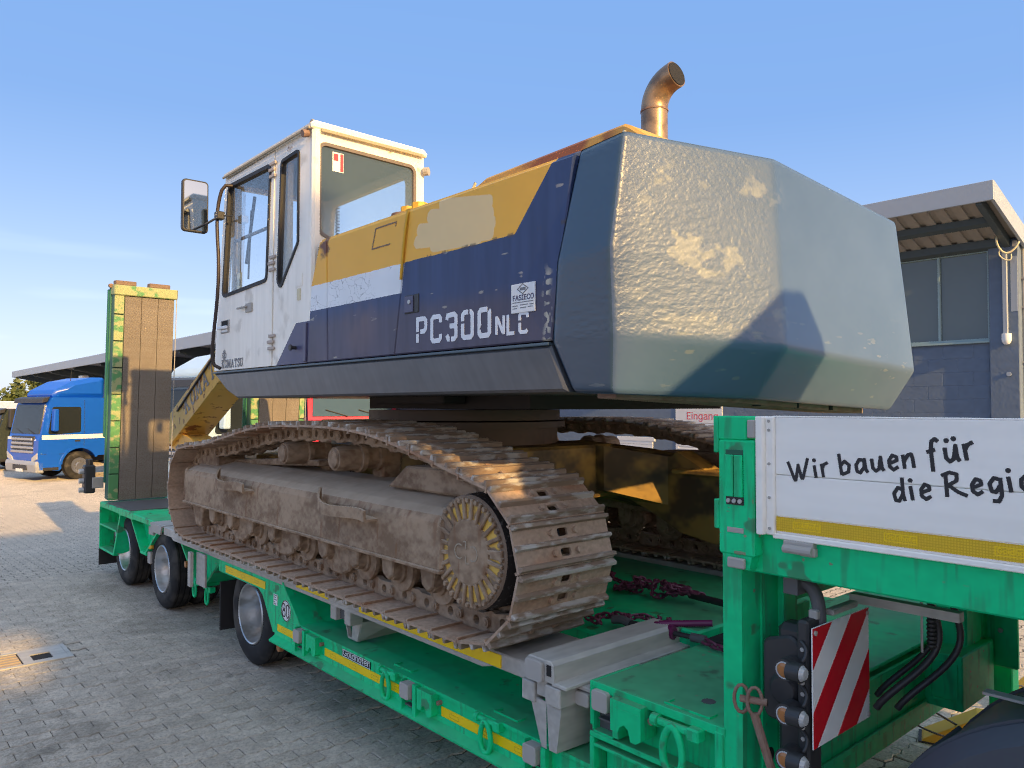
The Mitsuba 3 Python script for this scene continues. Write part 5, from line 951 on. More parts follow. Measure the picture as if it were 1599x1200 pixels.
for row in range(int(-10.5 / PWD), int(-1.2 / PWD)):
    for col in range(int(-4.5 / PL), int(7.0 / PL)):
        x = (row + 0.5) * PWD; y = (col + 0.5) * PL + (0 if row % 2 == 0 else PL / 2)
        d = x * fwd[0] + y * fwd[1]; r = x * rgt[0] + y * rgt[1]
        if d < 1.5 or abs(r / d) > 0.70: continue
        py = 634 + 1195 * 2.02 / d; px = 800 + 1195 * r / d
        if py > 1215 or d > 10.5: continue
        hidden = (y > 2.75 and y < 4.6) or (y > 4.3 and x < -2.4)
        if hidden: continue
        pv.append((d, x, y))
pv.sort()
DRX0, DRX1, DRY1 = -7.44, -7.02, 1.45
pv = [q for q in pv if not (DRX0 - 0.03 < q[1] < DRX1 + 0.03 and q[2] < DRY1 + 0.05)]
for k, (d, x, y) in enumerate(pv[:300]):
    key = number('ground__paver')
    scene[key] = {**pm[rng.choice((0, 0, 1, 2))], 'to_world': T().translate([x, y, rng.uniform(-0.001, 0.001)]).rotate([1, 0, 0], rng.uniform(-.3, .3)).rotate([0, 1, 0], rng.uniform(-.4, .4))}
base = paver_mesh(0.0); bv, bf = np.array(base.vertices), np.array(base.faces)
rest = np.array([(x, y) for d, x, y in pv[300:]]); nr = np.random.default_rng(5)
V = np.repeat(bv[None], len(rest), 0); V[:, :, 0] += rest[:, None, 0]; V[:, :, 1] += rest[:, None, 1]; V[:, :, 2] += nr.uniform(-.0015, .0015, (len(rest), 1))
Fq = (bf[None] + (np.arange(len(rest)) * len(bv))[:, None, None]).reshape(-1, 3)
add('ground__paver_field', (V.reshape(-1, 3), Fq), 'm_paver', kind='stuff')
# drainage channel in the yard
DR = thing('drain_channel', 'galvanised drainage channel with slotted grate set in the paving at the left edge', 'drain')
add(f'{DR}__frame', prism(sbox(DRX0, -0.2, DRX1, DRY1).difference(sbox(DRX0 + 0.03, -0.2, DRX1 - 0.03, DRY1 - 0.03)), 'z', -0.006, 0.004), 'm_alu')
for i in range(5):
    x = DRX0 + 0.05 + i * 0.07
    add(f'{DR}__bar', box(x, x + 0.045, -0.2, 1.10, -0.012, 0.0025, 0.003), 'm_draincolor')
add(f'{DR}__end_plate', prism(sbox(DRX0 + 0.032, 1.11, DRX1 - 0.032, DRY1 - 0.032).difference(sbox(DRX0 + 0.16, 1.18, DRX1 - 0.08, 1.32)), 'z', -0.006, 0.003), 'm_alu')
add(f'{DR}__trough', box(DRX0 + 0.03, DRX1 - 0.03, -0.2, DRY1 - 0.03, -0.0068, -0.0062), 'm_dark')

# ================================================================ LASHING CHAINS
def chain_mesh(path, pitch=0.036, r=0.0068):
    p = np.asarray(path, float); s = np.r_[0, np.cumsum(np.linalg.norm(np.diff(p, axis=0), axis=1))]
    ms = []; n = int(s[-1] / pitch)
    lk = tube([(0.026 * math.copysign(1, math.cos(a)) * (abs(math.cos(a)) ** 0.8), 0.0145 * math.sin(a), 0) for a in np.linspace(0, 2 * math.pi, 13)[:-1]], r, 5, closed=True)
    for k in range(n):
        u = (k + 0.5) * pitch
        c = np.array([np.interp(u, s, p[:, i]) for i in range(3)]); c2 = np.array([np.interp(u + 0.01, s, p[:, i]) for i in range(3)])
        m = lk.copy(); m.apply_transform(trimesh.transformations.rotation_matrix((math.pi / 2 if k % 2 else 0) + 0.4 + rng.uniform(-.25, .25), [1, 0, 0]))
        m.apply_transform(trimesh.geometry.align_vectors([1, 0, 0], (c2 - c) / (np.linalg.norm(c2 - c) + 1e-9))); m.apply_translation(c); ms.append(m)
    return cat(*ms)
def heap(p0, p1, n, amp, z, seed):
    r_ = random.Random(seed); out = []
    for i in range(n):
        t = i / (n - 1)
        out.append([p0[0] + (p1[0] - p0[0]) * t + r_.uniform(-amp, amp), p0[1] + (p1[1] - p0[1]) * t + r_.uniform(-amp, amp), z + r_.uniform(0, amp * 0.8)])
    return smoothline(out, n * 12)
zc = 0.865
CH = thing('lashing_chain', 'heaped purple lashing chain lying on the green deck close behind the front track end', 'chain')
add(f'{CH}__links', chain_mesh(heap((-2.80, 3.00), (-2.42, 3.26), 16, 0.055, zc + 0.015, 3)), 'm_chainpurple', 40, kind='stuff')
add(f'{CH}__links', chain_mesh(smoothline([(-2.10, 3.02, 0.935), (-2.02, 3.00, 0.93), (-1.85, 2.99, 0.925), (-1.70, 2.98, 0.92), (-1.60, 2.95, 0.93)], 30)), 'm_chainpurple', 40, kind='stuff')
CH2 = thing('lashing_chain', 'purple lashing chain bundled farther back on the deck beside the shaded far track', 'chain')
add(f'{CH2}__links', chain_mesh(heap((-3.55, 3.92), (-3.05, 3.74), 7, 0.03, zc, 5)), 'm_chainpurple', 40, kind='stuff')
add(f'{CH2}__links', chain_mesh(heap((-3.15, 3.75), (-2.72, 3.80), 26, 0.085, zc + 0.02, 8)), 'm_chainpurple', 40, kind='stuff')
add(f'{CH2}__tensioner', cat(cyl((-2.74, 3.80, 0.90), (-2.45, 3.78, 0.90), 0.02, 12)), 'm_black', 30)
TN = thing('chain_tensioner', 'purple ratchet chain tensioner with round handle lying on the green deck', 'chain tensioner')
a0, a1 = np.array([-2.62, 2.98, 0.93]), np.array([-2.10, 3.03, 0.935])
ln = lambda t: a0 + (a1 - a0) * t
add(f'{TN}__spindle', cat(cyl(ln(0.18), ln(0.50), 0.017, 12), cyl(ln(0.66), ln(0.86), 0.012, 12)), 'm_black', 30)
add(f'{TN}__housing', cat(cyl(ln(0.46), ln(0.68), 0.031, 16), cyl(ln(0.48), ln(0.52), 0.038, 16), cyl(ln(0.63), ln(0.67), 0.036, 16)), 'm_purple', 30)
add(f'{TN}__handle', cat(cyl(ln(0.52) + [0, 0.0, 0.03], ln(0.5) + [0.22, 0.14, 0.05], 0.016, 14)), 'm_purple', 30)
add(f'{TN}__hook', cat(tube([ln(0.0), ln(0.10) + [0, 0, 0.01], ln(0.2)], 0.022, 10), cyl(ln(0.86), ln(1.0), 0.021, 12)), 'm_darkgrey', 30)

# ================================================================ TRACTOR UNIT IN FRONT OF THE TRAILER
TU = thing('tractor_unit', 'dark mudguard and rear end of the tractor unit under the white drop side', 'truck')
def U(part, mesh, mat, smooth=False, **k): return add(f'{TU}__{part}', mesh, mat, smooth, **k)
def arch_strip(cx, cz, r, y0, y1, a0, a1, th, n=26):
    A = np.linspace(math.radians(a0), math.radians(a1), n)
    pg = [(cx + r * math.cos(a), cz + r * math.sin(a)) for a in A] + [(cx + (r - th) * math.cos(a), cz + (r - th) * math.sin(a)) for a in A[::-1]]
    return prism(Polygon(pg), 'y', y0, y1)
TX, TZ = -0.40, 0.50
mgp = [(TX + 0.71 * math.cos(a), TZ + 0.71 * math.sin(a)) for a in np.linspace(math.radians(5), math.radians(200), 30)] + [(TX - 0.60, TZ - 0.26), (TX + 0.6, TZ + 0.02)]
mg = cprism(Polygon(mgp), 'y', 2.39, 3.03, 0.045)
U('mudguard', mg, 'm_mudguard', 40)
U('mudguard__embossing', lathe([(0.085, 0), (0.085, -0.004), (0.093, -0.004), (0.093, 0), (0.085, 0)], 'y', 28, (TX - 0.33, 2.3895, TZ + 0.42)), 'm_mudguard', 30)
U('mudguard__label', box(TX - 0.42, TX - 0.20, 2.60, 2.64, TZ + 0.652, TZ + 0.66), 'm_grey')
U('mudguard__rib', cat(*[arch_strip(TX, TZ, 0.718, y, y + 0.03, 20, 190, 0.012) for y in (2.45, 2.95)], arch_strip(TX, TZ, 0.722, 2.52, 2.75, 138, 146, 0.014, 6)), 'm_mudguard', 25)
U('tail_lamp', cat(cyl((-0.93, 2.44, 0.80), (-0.99, 2.44, 0.80), 0.05, 18)), 'm_redlens', 30)
U('tail_lamp__bracket', box(-0.92, -0.85, 2.41, 2.60, 0.70, 0.80, 0.006), 'm_black')
for y in (2.42, 2.72): U('wheel', lathe([(0.0, -0.12), (0.28, -0.14), (0.44, -0.14), (0.50, -0.11), (0.50, 0.11), (0.44, 0.14), (0.28, 0.14), (0, 0.12)], 'y', 40, (TX, y + 0.15, 0.50)), 'm_tyre', 30)
U('wheel', lathe([(0.0, -0.3), (0.28, -0.3), (0.44, -0.3), (0.50, -0.27), (0.50, 0.27), (0.44, 0.3), (0.28, 0.3), (0, 0.3)], 'y', 40, (TX, 4.05, 0.50)), 'm_tyre', 30)
U('frame_rail', cat(box(-0.80, 4.2, 3.05, 3.13, 0.78, 1.02), box(-0.80, 4.2, 3.85, 3.93, 0.78, 1.02), box(-0.4, 0.4, 3.13, 3.85, 1.02, 1.2, 0.03)), 'm_black')
U('mudguard', arch_strip(TX, TZ, 0.71, 3.80, 4.36, 12, 196, 0.012), 'm_mudguard', 25)
U('cab', cprism(rpoly([(2.6, 0.6), (2.6, 3.32), (3.0, 3.40), (4.4, 3.2), (4.75, 1.8), (4.8, 0.5)], 0.12), 'y', 1.50, 3.95, 0.08), 'm_truckwhite', 30)
U('cab__window', box(3.6, 4.4, 1.492, 1.502, 1.95, 2.7), 'm_truckglass')
U('air_deflector', cprism(rpoly([(1.86, 2.6), (1.86, 3.22), (2.28, 3.46), (2.50, 3.70), (2.70, 3.72), (2.86, 3.52), (2.93, 3.30), (2.93, 2.6)], 0.07).convex_hull, 'x', 2.02, 2.30, 0.04), 'm_truckwhite', 30)
U('air_intake', box(2.05, 2.30, 2.15, 2.75, 1.0, 2.62, 0.05), 'm_black')
for x in (3.7,):
    for y in (1.54, 3.5): U('wheel', lathe([(0.0, -0.14), (0.44, -0.15), (0.50, -0.11), (0.50, 0.11), (0.44, 0.15), (0, 0.14)], 'y', 36, (x, y + 0.18, 0.50)), 'm_tyre', 30)
for x, y, rz in ((-1.73, 5.06, 20), (-1.62, 5.95, 60)):
    w = thing('wheel_chock', ('yellow wheel chock with a looped wire handle, the one half hidden by the dark mudguard' if y < 5.5 else 'yellow and black wheel chock at the right edge on the sunlit paving'), 'wheel chock')
    PLACE[w] = T().translate([x, y, 0]).rotate([0, 0, 1], rz)
    add(f'{w}__body', prism([(-0.20, 0.0), (0.18, 0.0), (0.16, 0.20), (0.10, 0.20), (-0.18, 0.03)], 'y', -0.09, 0.09), 'm_signyellow2')
    add(f'{w}__base', box(-0.21, 0.20, -0.095, 0.095, 0.0, 0.012), 'm_black')
    add(f'{w}__handle', tube(smoothline([(0.02, -0.05, 0.12), (-0.10, -0.10, 0.19), (-0.22, -0.16, 0.22), (-0.26, -0.22, 0.19), (-0.2, -0.24, 0.15), (-0.06, -0.14, 0.09)], 24), 0.006, 6), 'm_black', True)

# ================================================================ WORKSHOP BUILDING ON THE FAR SIDE
WS = thing('workshop', 'dark blue grey block workshop with a projecting corrugated roof and white roller doors', 'building')
def W(part, mesh, mat, smooth=False, **k): return add(f'{WS}__{part}', mesh, mat, smooth, **k)
BX = -3.25
wpg = Polygon([(-60, -0.1), (BX, -0.1), (BX, 4.30), (-60, 4.30)]).difference(sbox(-4.86, 2.93, -3.60, 4.20)).difference(sbox(-8.95, -0.1, -7.92, 2.05))
wl = W('wall', cat(prism(wpg, 'y', 12.0, 12.25), box(BX - 0.25, BX, 12.25, 26, -0.1, 4.25)), 'm_wall'); wk = wl[len(WS) + 2:]
bm = mikit.ply(box(-0.1975, 0.1975, 0, 0.014, -0.0935, 0.0935, 0.003), 'm_wall')
for r_ in range(10):
    for c_ in range(13):
        x = -3.62 - 0.2 - c_ * 0.405 - (0.2 if r_ % 2 else 0); z = 1.05 + r_ * 0.193
        if x - 0.2 < -8.9 or z > 2.82 or (x < -7.6 and z < 2.2): continue
        k = number(f'{WS}__{wk}__block'); scene[k] = {**bm, 'to_world': T().translate([x, 11.9955 + 0.002 * rng.random(), z])}
W('pilaster', box(-3.60, BX + 0.01, 11.93, 12.0, -0.1, 4.25, 0.01), 'm_wall'); W('lintel', box(-9, -3.2, 11.96, 12.0, 4.205, 4.30, 0.01), 'm_wall')
wn = W('window', prism(sbox(-4.87, 2.92, -3.59, 4.205).difference(sbox(-4.83, 2.96, -3.63, 4.17)), 'y', 11.985, 12.05), 'm_paneframe'); k_ = wn[len(WS) + 2:]
W(k_ + '__mullion', box(-4.275, -4.245, 11.99, 12.05, 2.96, 4.17), 'm_paneframe'); W(k_ + '__sill', box(-4.9, -3.57, 11.95, 12.0, 2.90, 2.925), 'm_paneframe')
for a, b in ((-4.83, -4.275), (-4.245, -3.63)): W(k_ + '__pane', box(a, b, 12.03, 12.04, 2.96, 4.17), 'm_pane')
# projecting roof: slopes down towards the wall, trapezoidal sheet underneath
def roof(part, y0, z0, y1, z1, x0, x1, th): return prism([(y0, z0), (y1, z1), (y1, z1 + th), (y0, z0 + th)], 'x', x0, x1)
sl = lambda y: 4.72 - (y - 10.8) * 0.36
W('roof', roof('', 10.82, sl(10.82) + 0.03, 12.3, sl(12.3) + 0.03, -60, -3.2, 0.05), 'm_roofedge')
for i in range(36):
    x = -3.42 - i * 0.207
    W('roof_rib', prism([(10.85, sl(10.85) + 0.028), (12.0, sl(12.0) + 0.028), (12.0, sl(12.0) - 0.012), (10.85, sl(10.85) - 0.012)], 'x', x - 0.125, x), 'm_soffit')
W('roof_sheet', prism([(10.83, sl(10.83) + 0.0285), (12.0, sl(12.0) + 0.0285), (12.0, sl(12.0) + 0.020), (10.83, sl(10.83) + 0.020)], 'x', -14, -3.22), 'm_soffit')
W('fascia', box(-60, -3.18, 10.78, 10.82, 4.60, 4.85, 0.004), 'm_roofedge')
W('fascia', prism([(10.82, 4.60), (10.82, 4.85), (12.15, 4.42), (12.15, 4.16)], 'x', -3.22, -3.18), 'm_roofedge')
W('roof_beam', cat(prism([(11.32, sl(11.32) - 0.015), (11.42, sl(11.42) - 0.015), (11.42, sl(11.42) - 0.10), (11.32, sl(11.32) - 0.10)], 'x', -14, -3.35), prism([(11.88, sl(11.88) - 0.015), (11.97, sl(11.97) - 0.015), (11.97, sl(11.97) - 0.12), (11.88, sl(11.88) - 0.12)], 'x', -14, -3.35), prism([(10.84, sl(10.84)), (11.99, sl(11.99)), (11.99, sl(11.99) - 0.13), (10.84, sl(10.84) - 0.13)], 'x', -3.40, -3.33)), 'm_beam')
W('loose_cable', cat(tube(smoothline([(-3.42, 11.7, 4.30), (-3.40, 11.72, 4.15), (-3.33, 11.78, 4.08), (-3.22, 11.8, 4.16), (-3.19, 11.8, 4.22)], 20), 0.014, 6), tube(smoothline([(-3.38, 11.74, 4.14), (-3.36, 11.76, 4.0), (-3.30, 11.78, 3.98), (-3.28, 11.78, 4.06)], 14), 0.008, 6)), 'm_cream', True)
W('lightning_bracket', box(-3.30, -3.24, 11.90, 11.94, 4.18, 4.26, 0.004), 'm_grey')
W('sign_edge', box(-3.42, -3.365, 11.88, 11.93, 3.0, 4.10, 0.004), 'm_roofedge'); 
W('security_camera', cat(cyl((-3.38, 11.89, 2.90), (-3.38, 11.89, 3.0), 0.06, 14), lathe([(0, -0.05), (0.03, -0.045), (0.05, -0.02), (0.055, 0)], 'z', 14, (-3.38, 11.89, 2.90))), 'm_signwhite', 30)
W('drain_pipe', cat(cyl((-3.23, 12.15, -0.1), (-3.23, 12.15, 4.2), 0.05, 12), *[box(-3.36, -3.16, 12.08, 12.2, z, z + 0.03) for z in (3.75, 3.35, 2.6)]), 'm_grey', 30)
W('wall_patch', cat(box(-3.33, -3.25, 11.922, 11.931, 3.3, 4.05), cyl((-3.37, 11.93, 2.45), (-3.37, 11.91, 2.45), 0.03, 10)), 'm_roofedge')
# entrance door with its sign
dr_ = W('entrance', box(-8.95, -7.92, 11.985, 12.06, 1.70, 2.05, 0.004), 'm_shutter'); k_ = dr_[len(WS) + 2:]
W(k_ + '__lettering', wall_text(meshkit.text_mesh('Eingang', 0.135, 0.002), -8.70, 11.984, 1.765), 'm_redtext')
W(k_ + '__frame', cat(box(-8.95, -8.88, 11.99, 12.06, -0.1, 1.78), box(-7.99, -7.92, 11.99, 12.06, -0.1, 1.78)), 'm_shutter')
for i in range(24): W(k_ + '__slat', cprism([(12.0, -0.04 + i * 0.075), (11.992, -0.02 + i * 0.075), (11.992, 0.015 + i * 0.075), (12.0, 0.033 + i * 0.075), (12.03, 0.033 + i * 0.075), (12.03, -0.04 + i * 0.075)], 'x', -8.88, -7.99, 0.001), 'm_shutter')
for x0, x1 in ((-14.6, -12.4), (-10.35, -9.5)):
    rd = W('roller_door', box(x0 - 0.06, x1 + 0.06, 11.97, 12.0, 1.32, 1.40, 0.004), 'm_shutter')
    for i in range(18): W(rd[len(WS) + 2:] + '__slat', box(x0, x1, 11.985 - 0.004 * (i % 2), 11.999, -0.1 + i * 0.08, -0.024 + i * 0.08), 'm_shutter')

# ================================================================ CANOPY WITH PARKED LORRIES
CN = thing('truck_canopy', 'long open grey canopy roof on dark beams over the parked lorries', 'canopy')
cy0, cz = 9.0, 4.42
add(f'{CN}__fascia', box(-63.5, -17, cy0 - 0.06, cy0, cz - 0.42, cz, 0.02), 'm_roofedge')
add(f'{CN}__roof', prism([(cy0, cz - 0.05), (cy0 + 9, cz - 0.55), (cy0 + 9, cz - 0.70), (cy0, cz - 0.20)], 'x', -63.4, -17), 'm_canopy')
add(f'{CN}__end_trim', prism([(cy0, cz), (cy0 + 9, cz - 0.5), (cy0 + 9, cz - 0.8), (cy0, cz - 0.42)], 'x', -63.5, -63.4), 'm_beam')
for x in np.arange(-62.5, -17, 5.6):
    b = add(f'{CN}__beam', prism([(cy0 + 0.15, cz - 0.22), (cy0 + 8.9, cz - 0.72), (cy0 + 8.9, cz - 1.9), (cy0 + 5, cz - 1.5), (cy0 + 0.15, cz - 0.50)], 'x', x, x + 0.25), 'm_beam')
    add(f'{CN}__post', box(x - 0.02, x + 0.28, cy0 + 8.6, cy0 + 8.9, -0.7, cz - 0.6), 'm_beam')
for x in (-48.0, -36.5, -27.0): add(f'{CN}__lamp', box(x, x + 0.9, cy0 + 0.9, cy0 + 1.2, cz - 1.0, cz - 0.72, 0.02), 'm_signwhite')

def lorry(name, label, at_, nose, paint, group=None, stripe=None, high=True, bumper=None, dark=False, visor=True, glass='m_truckglass'):
    t = thing(name, label, 'truck', group)
    a = math.degrees(math.atan2(nose[1], nose[0]))
    PLACE[t] = T().translate(list(at_)).rotate([0, 0, 1], a)
    def P(part, mesh, mat, smooth=False): return add(f'{t}__{part}', mesh, mat, smooth)
    H = 3.75 if high else 2.95
    zc_ = 2.98 if high else 2.55
    body = Polygon([(1.36, 0.42), (1.42, 0.95), (1.40, 1.45), (1.33, 1.62), (1.12, zc_ - 0.28), (0.98, zc_), (-0.98, zc_), (-0.98, 0.85), (-0.72, 0.85)] + [(0.64 * math.cos(q), 0.52 + 0.64 * math.sin(q)) for q in np.linspace(math.radians(150), math.radians(-8), 14)] + [(0.70, 0.36)])
    P('cab', prism(body, 'y', -1.22, 1.22), paint, 20)
    if high:
        P('roof', cprism(rpoly([(0.98, zc_), (0.78, 3.25), (0.20, 3.58), (-0.55, 3.74), (-0.96, 3.74), (-0.96, zc_)], 0.10), 'y', -1.12, 1.12, 0.16), paint, 30)
        P('roof__antenna', cat(cyl((0.15, 0.7, 3.3), (0.10, 0.72, 3.95), 0.012, 6)), 'm_black')
    if visor: P('sun_visor', cprism([(1.08, zc_ - 0.16), (1.26, zc_ - 0.20), (1.24, zc_ - 0.04), (1.0, zc_ + 0.03)], 'y', -1.13, 1.13, 0.02), 'm_black')
    P('windscreen', hull([(1.343, y, 1.68) for y in (-1.10, 1.10)] + [(1.155, y, zc_ - 0.26) for y in (-1.06, 1.06)] + [(1.28, y, 1.68) for y in (-1.1, 1.1)] + [(1.10, y, zc_ - 0.26) for y in (-1.06, 1.06)]), glass)
    P('panel_gap', cat(*[box(0.20, 1.36, sgn * 1.221, sgn * 1.2235, z, z + 0.012) for sgn in (1, -1) for z in (0.95,)], *[box(-0.15, -0.138, sgn * 1.221, sgn * 1.2235, 0.98, zc_ - 0.1) for sgn in (1, -1)]), 'm_black')
    P('step', cat(*[box(0.72, 1.25, sgn * 1.10, sgn * 1.225, 0.38, 0.50, 0.01) for sgn in (1, -1)]), 'm_black')
    P('wiper', cat(tube([(1.36, 0.75, 1.68), (1.31, 0.15, 1.86)], 0.015, 6), tube([(1.36, -0.15, 1.68), (1.31, -0.75, 1.86)], 0.015, 6)), 'm_black')
    sw = rpoly([(1.10, 1.66), (0.96, zc_ - 0.34), (-0.02, zc_ - 0.34), (-0.02, 1.72), (0.8, 1.66)], 0.07)
    for sgn in (1, -1):
        y0, y1 = (1.221, 1.232) if sgn > 0 else (-1.232, -1.221)
        d = P('door', prism(Polygon([(1.12, 0.95), (1.05, 1.70), (0.93, zc_ - 0.28), (-0.10, zc_ - 0.28), (-0.10, 1.30), (0.45, 1.20), (0.72, 0.95)]), 'y', *( (1.214, 1.226) if sgn > 0 else (-1.226, -1.214))), paint)
        P(d[len(t) + 2:] + '__window', prism(sw, 'y', y0 + (0.006 if sgn > 0 else -0.006), y1 + (0.006 if sgn > 0 else -0.006)), 'm_truckglass')
        P(d[len(t) + 2:] + '__handle', box(0.0, 0.18, y0, y1 + 0.02, 1.38, 1.44, 0.01), 'm_black')
        P('mirror', cprism(rpoly([(0.86, 1.78), (0.86, 2.56), (1.02, 2.56), (1.05, 1.78)], 0.05), 'y', sgn * 1.30, sgn * 1.52, 0.03), 'm_black' if dark or not high else paint, 30)
        hl = P('headlight', hull([(1.44, sgn * y, z) for y, z in ((0.72, 0.66), (1.16, 0.80), (1.19, 1.02), (0.80, 0.84))] + [(1.30, sgn * y, z) for y, z in ((0.72, 0.66), (1.20, 0.80), (1.225, 1.02), (0.80, 0.84))]), 'm_lens')
        P('mudguard', prism(Polygon([(0.70 * math.cos(q), 0.52 + 0.70 * math.sin(q)) for q in np.linspace(0.1, 2.7, 16)] + [(0.62 * math.cos(q), 0.52 + 0.62 * math.sin(q)) for q in np.linspace(2.7, 0.1, 16)]), 'y', sgn * 1.18, sgn * 1.245), paint if not dark else 'm_black')
        w_ = P('wheel', lathe([(0.0, -0.12), (0.30, -0.12), (0.30, -0.15), (0.44, -0.155), (0.51, -0.12), (0.51, 0.12), (0.44, 0.155), (0.30, 0.15), (0.30, 0.12), (0, 0.12)], 'y', 40, (0, sgn * 1.06, 0.51)), 'm_tyre', 30)
        P(w_[len(t) + 2:] + '__rim', lathe([(0.0, -0.152), (0.10, -0.15), (0.12, -0.128), (0.19, -0.126), (0.20, -0.145), (0.285, -0.15), (0.295, -0.12), (0, -0.11)] if sgn < 0 else [(0, 0.11), (0.295, 0.12), (0.285, 0.15), (0.20, 0.145), (0.19, 0.126), (0.12, 0.128), (0.10, 0.15), (0, 0.152)], 'y', 32, (0, sgn * 1.06, 0.51)), 'm_chrome' if not dark else 'm_black', 30)
        P(w_[len(t) + 2:] + '__nut', cat(*[cyl((0.155 * math.cos(q), sgn * 1.18, 0.51 + 0.155 * math.sin(q)), (0.155 * math.cos(q), sgn * 1.206, 0.51 + 0.155 * math.sin(q)), 0.018, 6) for q in np.arange(10) * 0.628]), 'm_darkgrey')
    gm = 'm_black'
    P('grille', box(1.34, 1.425, -0.85, 0.85, 0.98, 1.60, 0.02), gm)
    for i in range(4): P('grille__bar', box(1.40, 1.46, -0.86 + 0.02 * i, 0.86 - 0.02 * i, 1.0 + i * 0.15, 1.085 + i * 0.15, 0.012), 'm_chrome' if not dark else paint)
    P('bumper', cprism(rpoly([(1.20, 0.30), (1.46, 0.32), (1.50, 0.60), (1.46, 0.72), (1.20, 0.72)], 0.04), 'y', -1.22, 1.22, 0.05), bumper or paint, 30)
    P('bumper__intake', box(1.46, 1.505, -0.55, 0.55, 0.40, 0.58, 0.01), 'm_black')
    P('number_plate', box(1.50, 1.512, -0.26, 0.26, 0.33, 0.44), 'm_signwhite')
    P('chassis', cat(box(-5.2, 0.9, -0.45, 0.45, 0.6, 0.95), box(-5.0, -1.2, -1.2, 1.2, 1.0, 1.1)), 'm_black')
    P('rear_wheel', cat(*[lathe([(0.0, -0.3), (0.44, -0.3), (0.51, -0.26), (0.51, 0.26), (0.44, 0.3), (0, 0.3)], 'y', 28, (-3.7, s_ * 0.9, 0.51)) for s_ in (1, -1)]), 'm_tyre', 30)
    if stripe:
        for sgn in (1, -1): P('stripe', box(-0.97, 1.30, sgn * 1.2275, sgn * 1.2295, 1.48, 1.64), stripe)
        P('stripe', hull([(1.405, y, z) for y in (-1.2, -0.9) for z in (1.46, 1.56)] + [(1.41, y, z) for y in (-1.2, -0.9) for z in (1.46, 1.56)]), stripe)
    return t
gp = 'lorries parked in a row under the canopy'
nz = (0.24, -0.97)
lorry('blue_lorry', 'glossy blue truck cab with a white side stripe, parked beyond the trailer ramp', (-32.66, 6.28, -0.66), nz, 'm_truckblue', gp, 'm_signwhite', bumper='m_truckbumper')
lorry('green_lorry', 'dull dark green flat topped truck at the left edge beside the blue one', (-39.0, 5.85, -0.66), nz, 'm_truckgreen', gp, None, high=False, dark=True)
lorry('white_lorry', 'pale blue white truck cab seen between the near ramp and the yellow boom', (-19.4, 7.3, -0.30), nz, 'm_paleblue', gp)
#lorry('white_lorry', 'cream white truck cab half hidden between the near ramp and the paler cab', (-25.2, 6.9, -0.47), nz, 'm_truckcream', gp)
lorry('red_lorry', 'red truck with a wide windscreen, seen under the excavator beside the far ramp', (-20.2, 11.2, 0.05), (0.93, -0.36), 'm_truckred', None, high=False, visor=False, glass='m_windblue')
BT = thing('box_trailer', 'white box trailer body at the far left behind the dark green truck', 'trailer')
PLACE[BT] = T().translate([-62, 9.5, -0.66]).rotate([0, 0, 1], 20)
add(f'{BT}__body', box(-7, 6, -1.25, 1.25, 1.0, 3.0, 0.05), 'm_truckwhite'); add(f'{BT}__skirt', box(-6.5, 5.5, -1.2, 1.2, 0.6, 1.0), 'm_darkgrey')
for x in (-4, -2.7, 4): add(f'{BT}__wheel', cyl((x, -1.2, 0.5), (x, 1.2, 0.5), 0.5, 20), 'm_tyre', 30)
OB = thing('orange_container', 'row of small orange containers far away above the white trailer', 'container')
for i in range(4): add(f'{OB}__box', box(-84 + i * 1.4, -82.8 + i * 1.4, 14 + i * 0.3, 16, -0.6, 3.1, 0.05), 'm_amberdull')

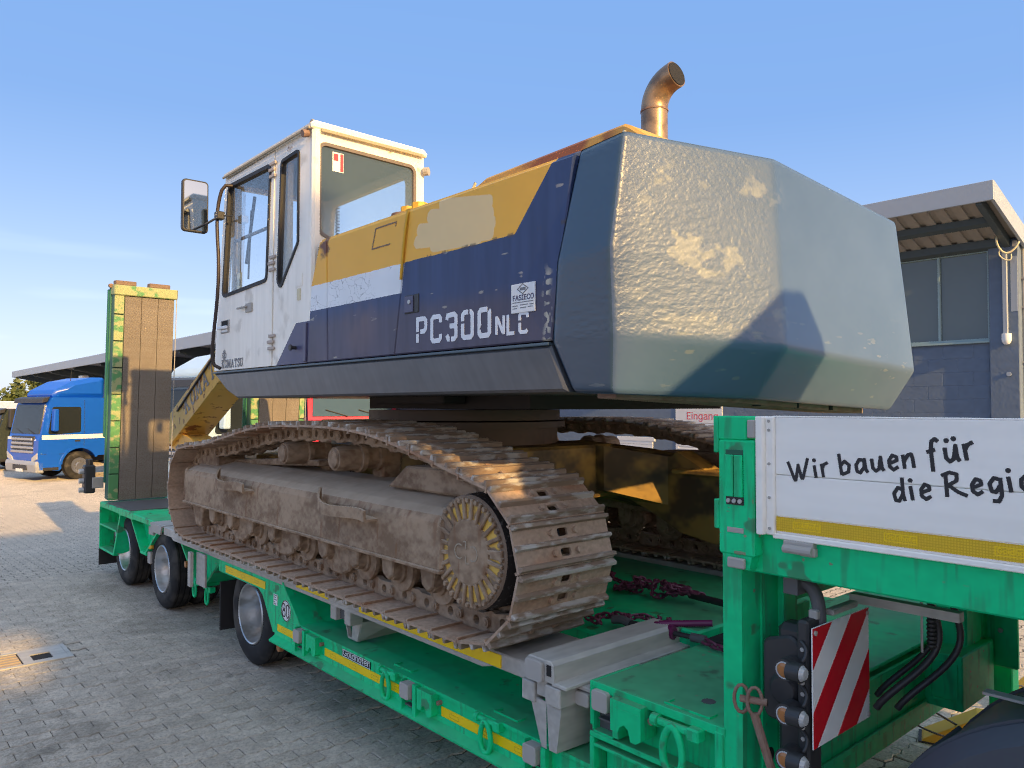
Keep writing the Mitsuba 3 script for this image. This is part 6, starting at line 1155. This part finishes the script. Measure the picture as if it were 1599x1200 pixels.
# ================================================================ TREES
def tree(name, label, x, y, z0, h, rad, seed, leaves=1600, leaf=0.30, group=None):
    t = thing(name, label, 'tree', group); r_ = np.random.default_rng(seed)
    tr = [tube(smoothline([(x, y, z0), (x + r_.uniform(-.2, .2), y, z0 + h * .3), (x + r_.uniform(-.4, .4), y, z0 + h * .75)], 8), np.linspace(0.03 * h, 0.012 * h, 8), 8)]
    blobs = [(np.array([x, y, z0 + h * 0.65]) + r_.normal(0, 1, 3) * [rad * .45, rad * .45, h * .14], rad * r_.uniform(.3, .5)) for _ in range(14)]
    for c, b in blobs[:9]: tr.append(tube([(x, y, z0 + h * .35), (c + [x, y, z0 + h * .5]) / 2, c], [0.014 * h, 0.008 * h, 0.003 * h], 6))
    add(f'{t}__trunk', cat(*tr), 'm_bark', True)
    per = leaves // len(blobs); V_, F_ = [], []
    for c, b in blobs:
        q = r_.normal(0, 1, (per, 3)); q /= np.linalg.norm(q, axis=1, keepdims=True); p = c + q * b * (r_.uniform(0, 1, (per, 1)) ** .45)
        a = r_.normal(0, 1, (per, 3)); a /= np.linalg.norm(a, axis=1, keepdims=True); bb = np.cross(a, r_.normal(0, 1, (per, 3))); bb /= np.linalg.norm(bb, axis=1, keepdims=True)
        L_ = leaf * r_.uniform(.5, 1.2, (per, 1))
        V_.append(np.stack([p - a * L_, p + bb * L_ * .5, p + a * L_, p - bb * L_ * .5], 1).reshape(-1, 3))
    V_ = np.vstack(V_); n = len(V_) // 4; i = np.arange(n)[:, None] * 4
    add(f'{t}__crown', (V_, np.vstack([i + [0, 1, 2], i + [0, 2, 3]])), 'm_leaf')
    return t
gt = 'trees far away past the canopy'
TL = ['low yellow green tree far away, nearest to the canopy end', 'far tree partly covered by the end of the canopy', 'small far tree standing over the white box trailer', 'tall far tree mostly behind the blue truck', 'far tree at the very edge of the yard, lowest of the row', 'farthest tree of the row, behind the canopy roof']
for i, (x, y, h, rd) in enumerate(((-76, 7.0, 5.2, 2.6), (-75, 11.2, 4.9, 2.4), (-78, 3.2, 4.6, 2.6), (-80, 14.5, 5.4, 2.8), (-74, -1.0, 4.6, 2.4), (-83, 19, 5.6, 3.0))):
    tree('tree', TL[i], x, y, -0.8, h, rd, 20 + i, 1500, 0.32, gt)

# ================================================================ HALL BEHIND THE PHOTOGRAPHER (its shade lies on the yard)
HL = thing('warehouse', 'tall pale warehouse standing behind the viewer, out of the picture', 'building')
hx = 20.0
add(f'{HL}__wall', box(hx, hx + 0.6, -11, -0.2, -0.1, 8.72), 'm_hall')
add(f'{HL}__wall', box(hx, hx + 0.6, -1.62, -0.2, 8.72, 11.4), 'm_hall')
add(f'{HL}__parapet', cat(box(hx, hx + 0.4, -11, -1.62, 9.25, 11.4)), 'm_hall')
for y in np.arange(-11, -3.5, 2.5): add(f'{HL}__parapet_post', box(hx + 0.05, hx + 0.35, y, y + 0.3, 8.72, 9.25), 'm_hall')
add(f'{HL}__roof', box(hx + 0.6, hx + 30, -11, -0.2, 8.3, 8.6), 'm_hall')
add(f'{HL}__side_wall', box(hx + 0.6, hx + 30, -0.5, -0.2, -0.1, 8.3), 'm_hall')
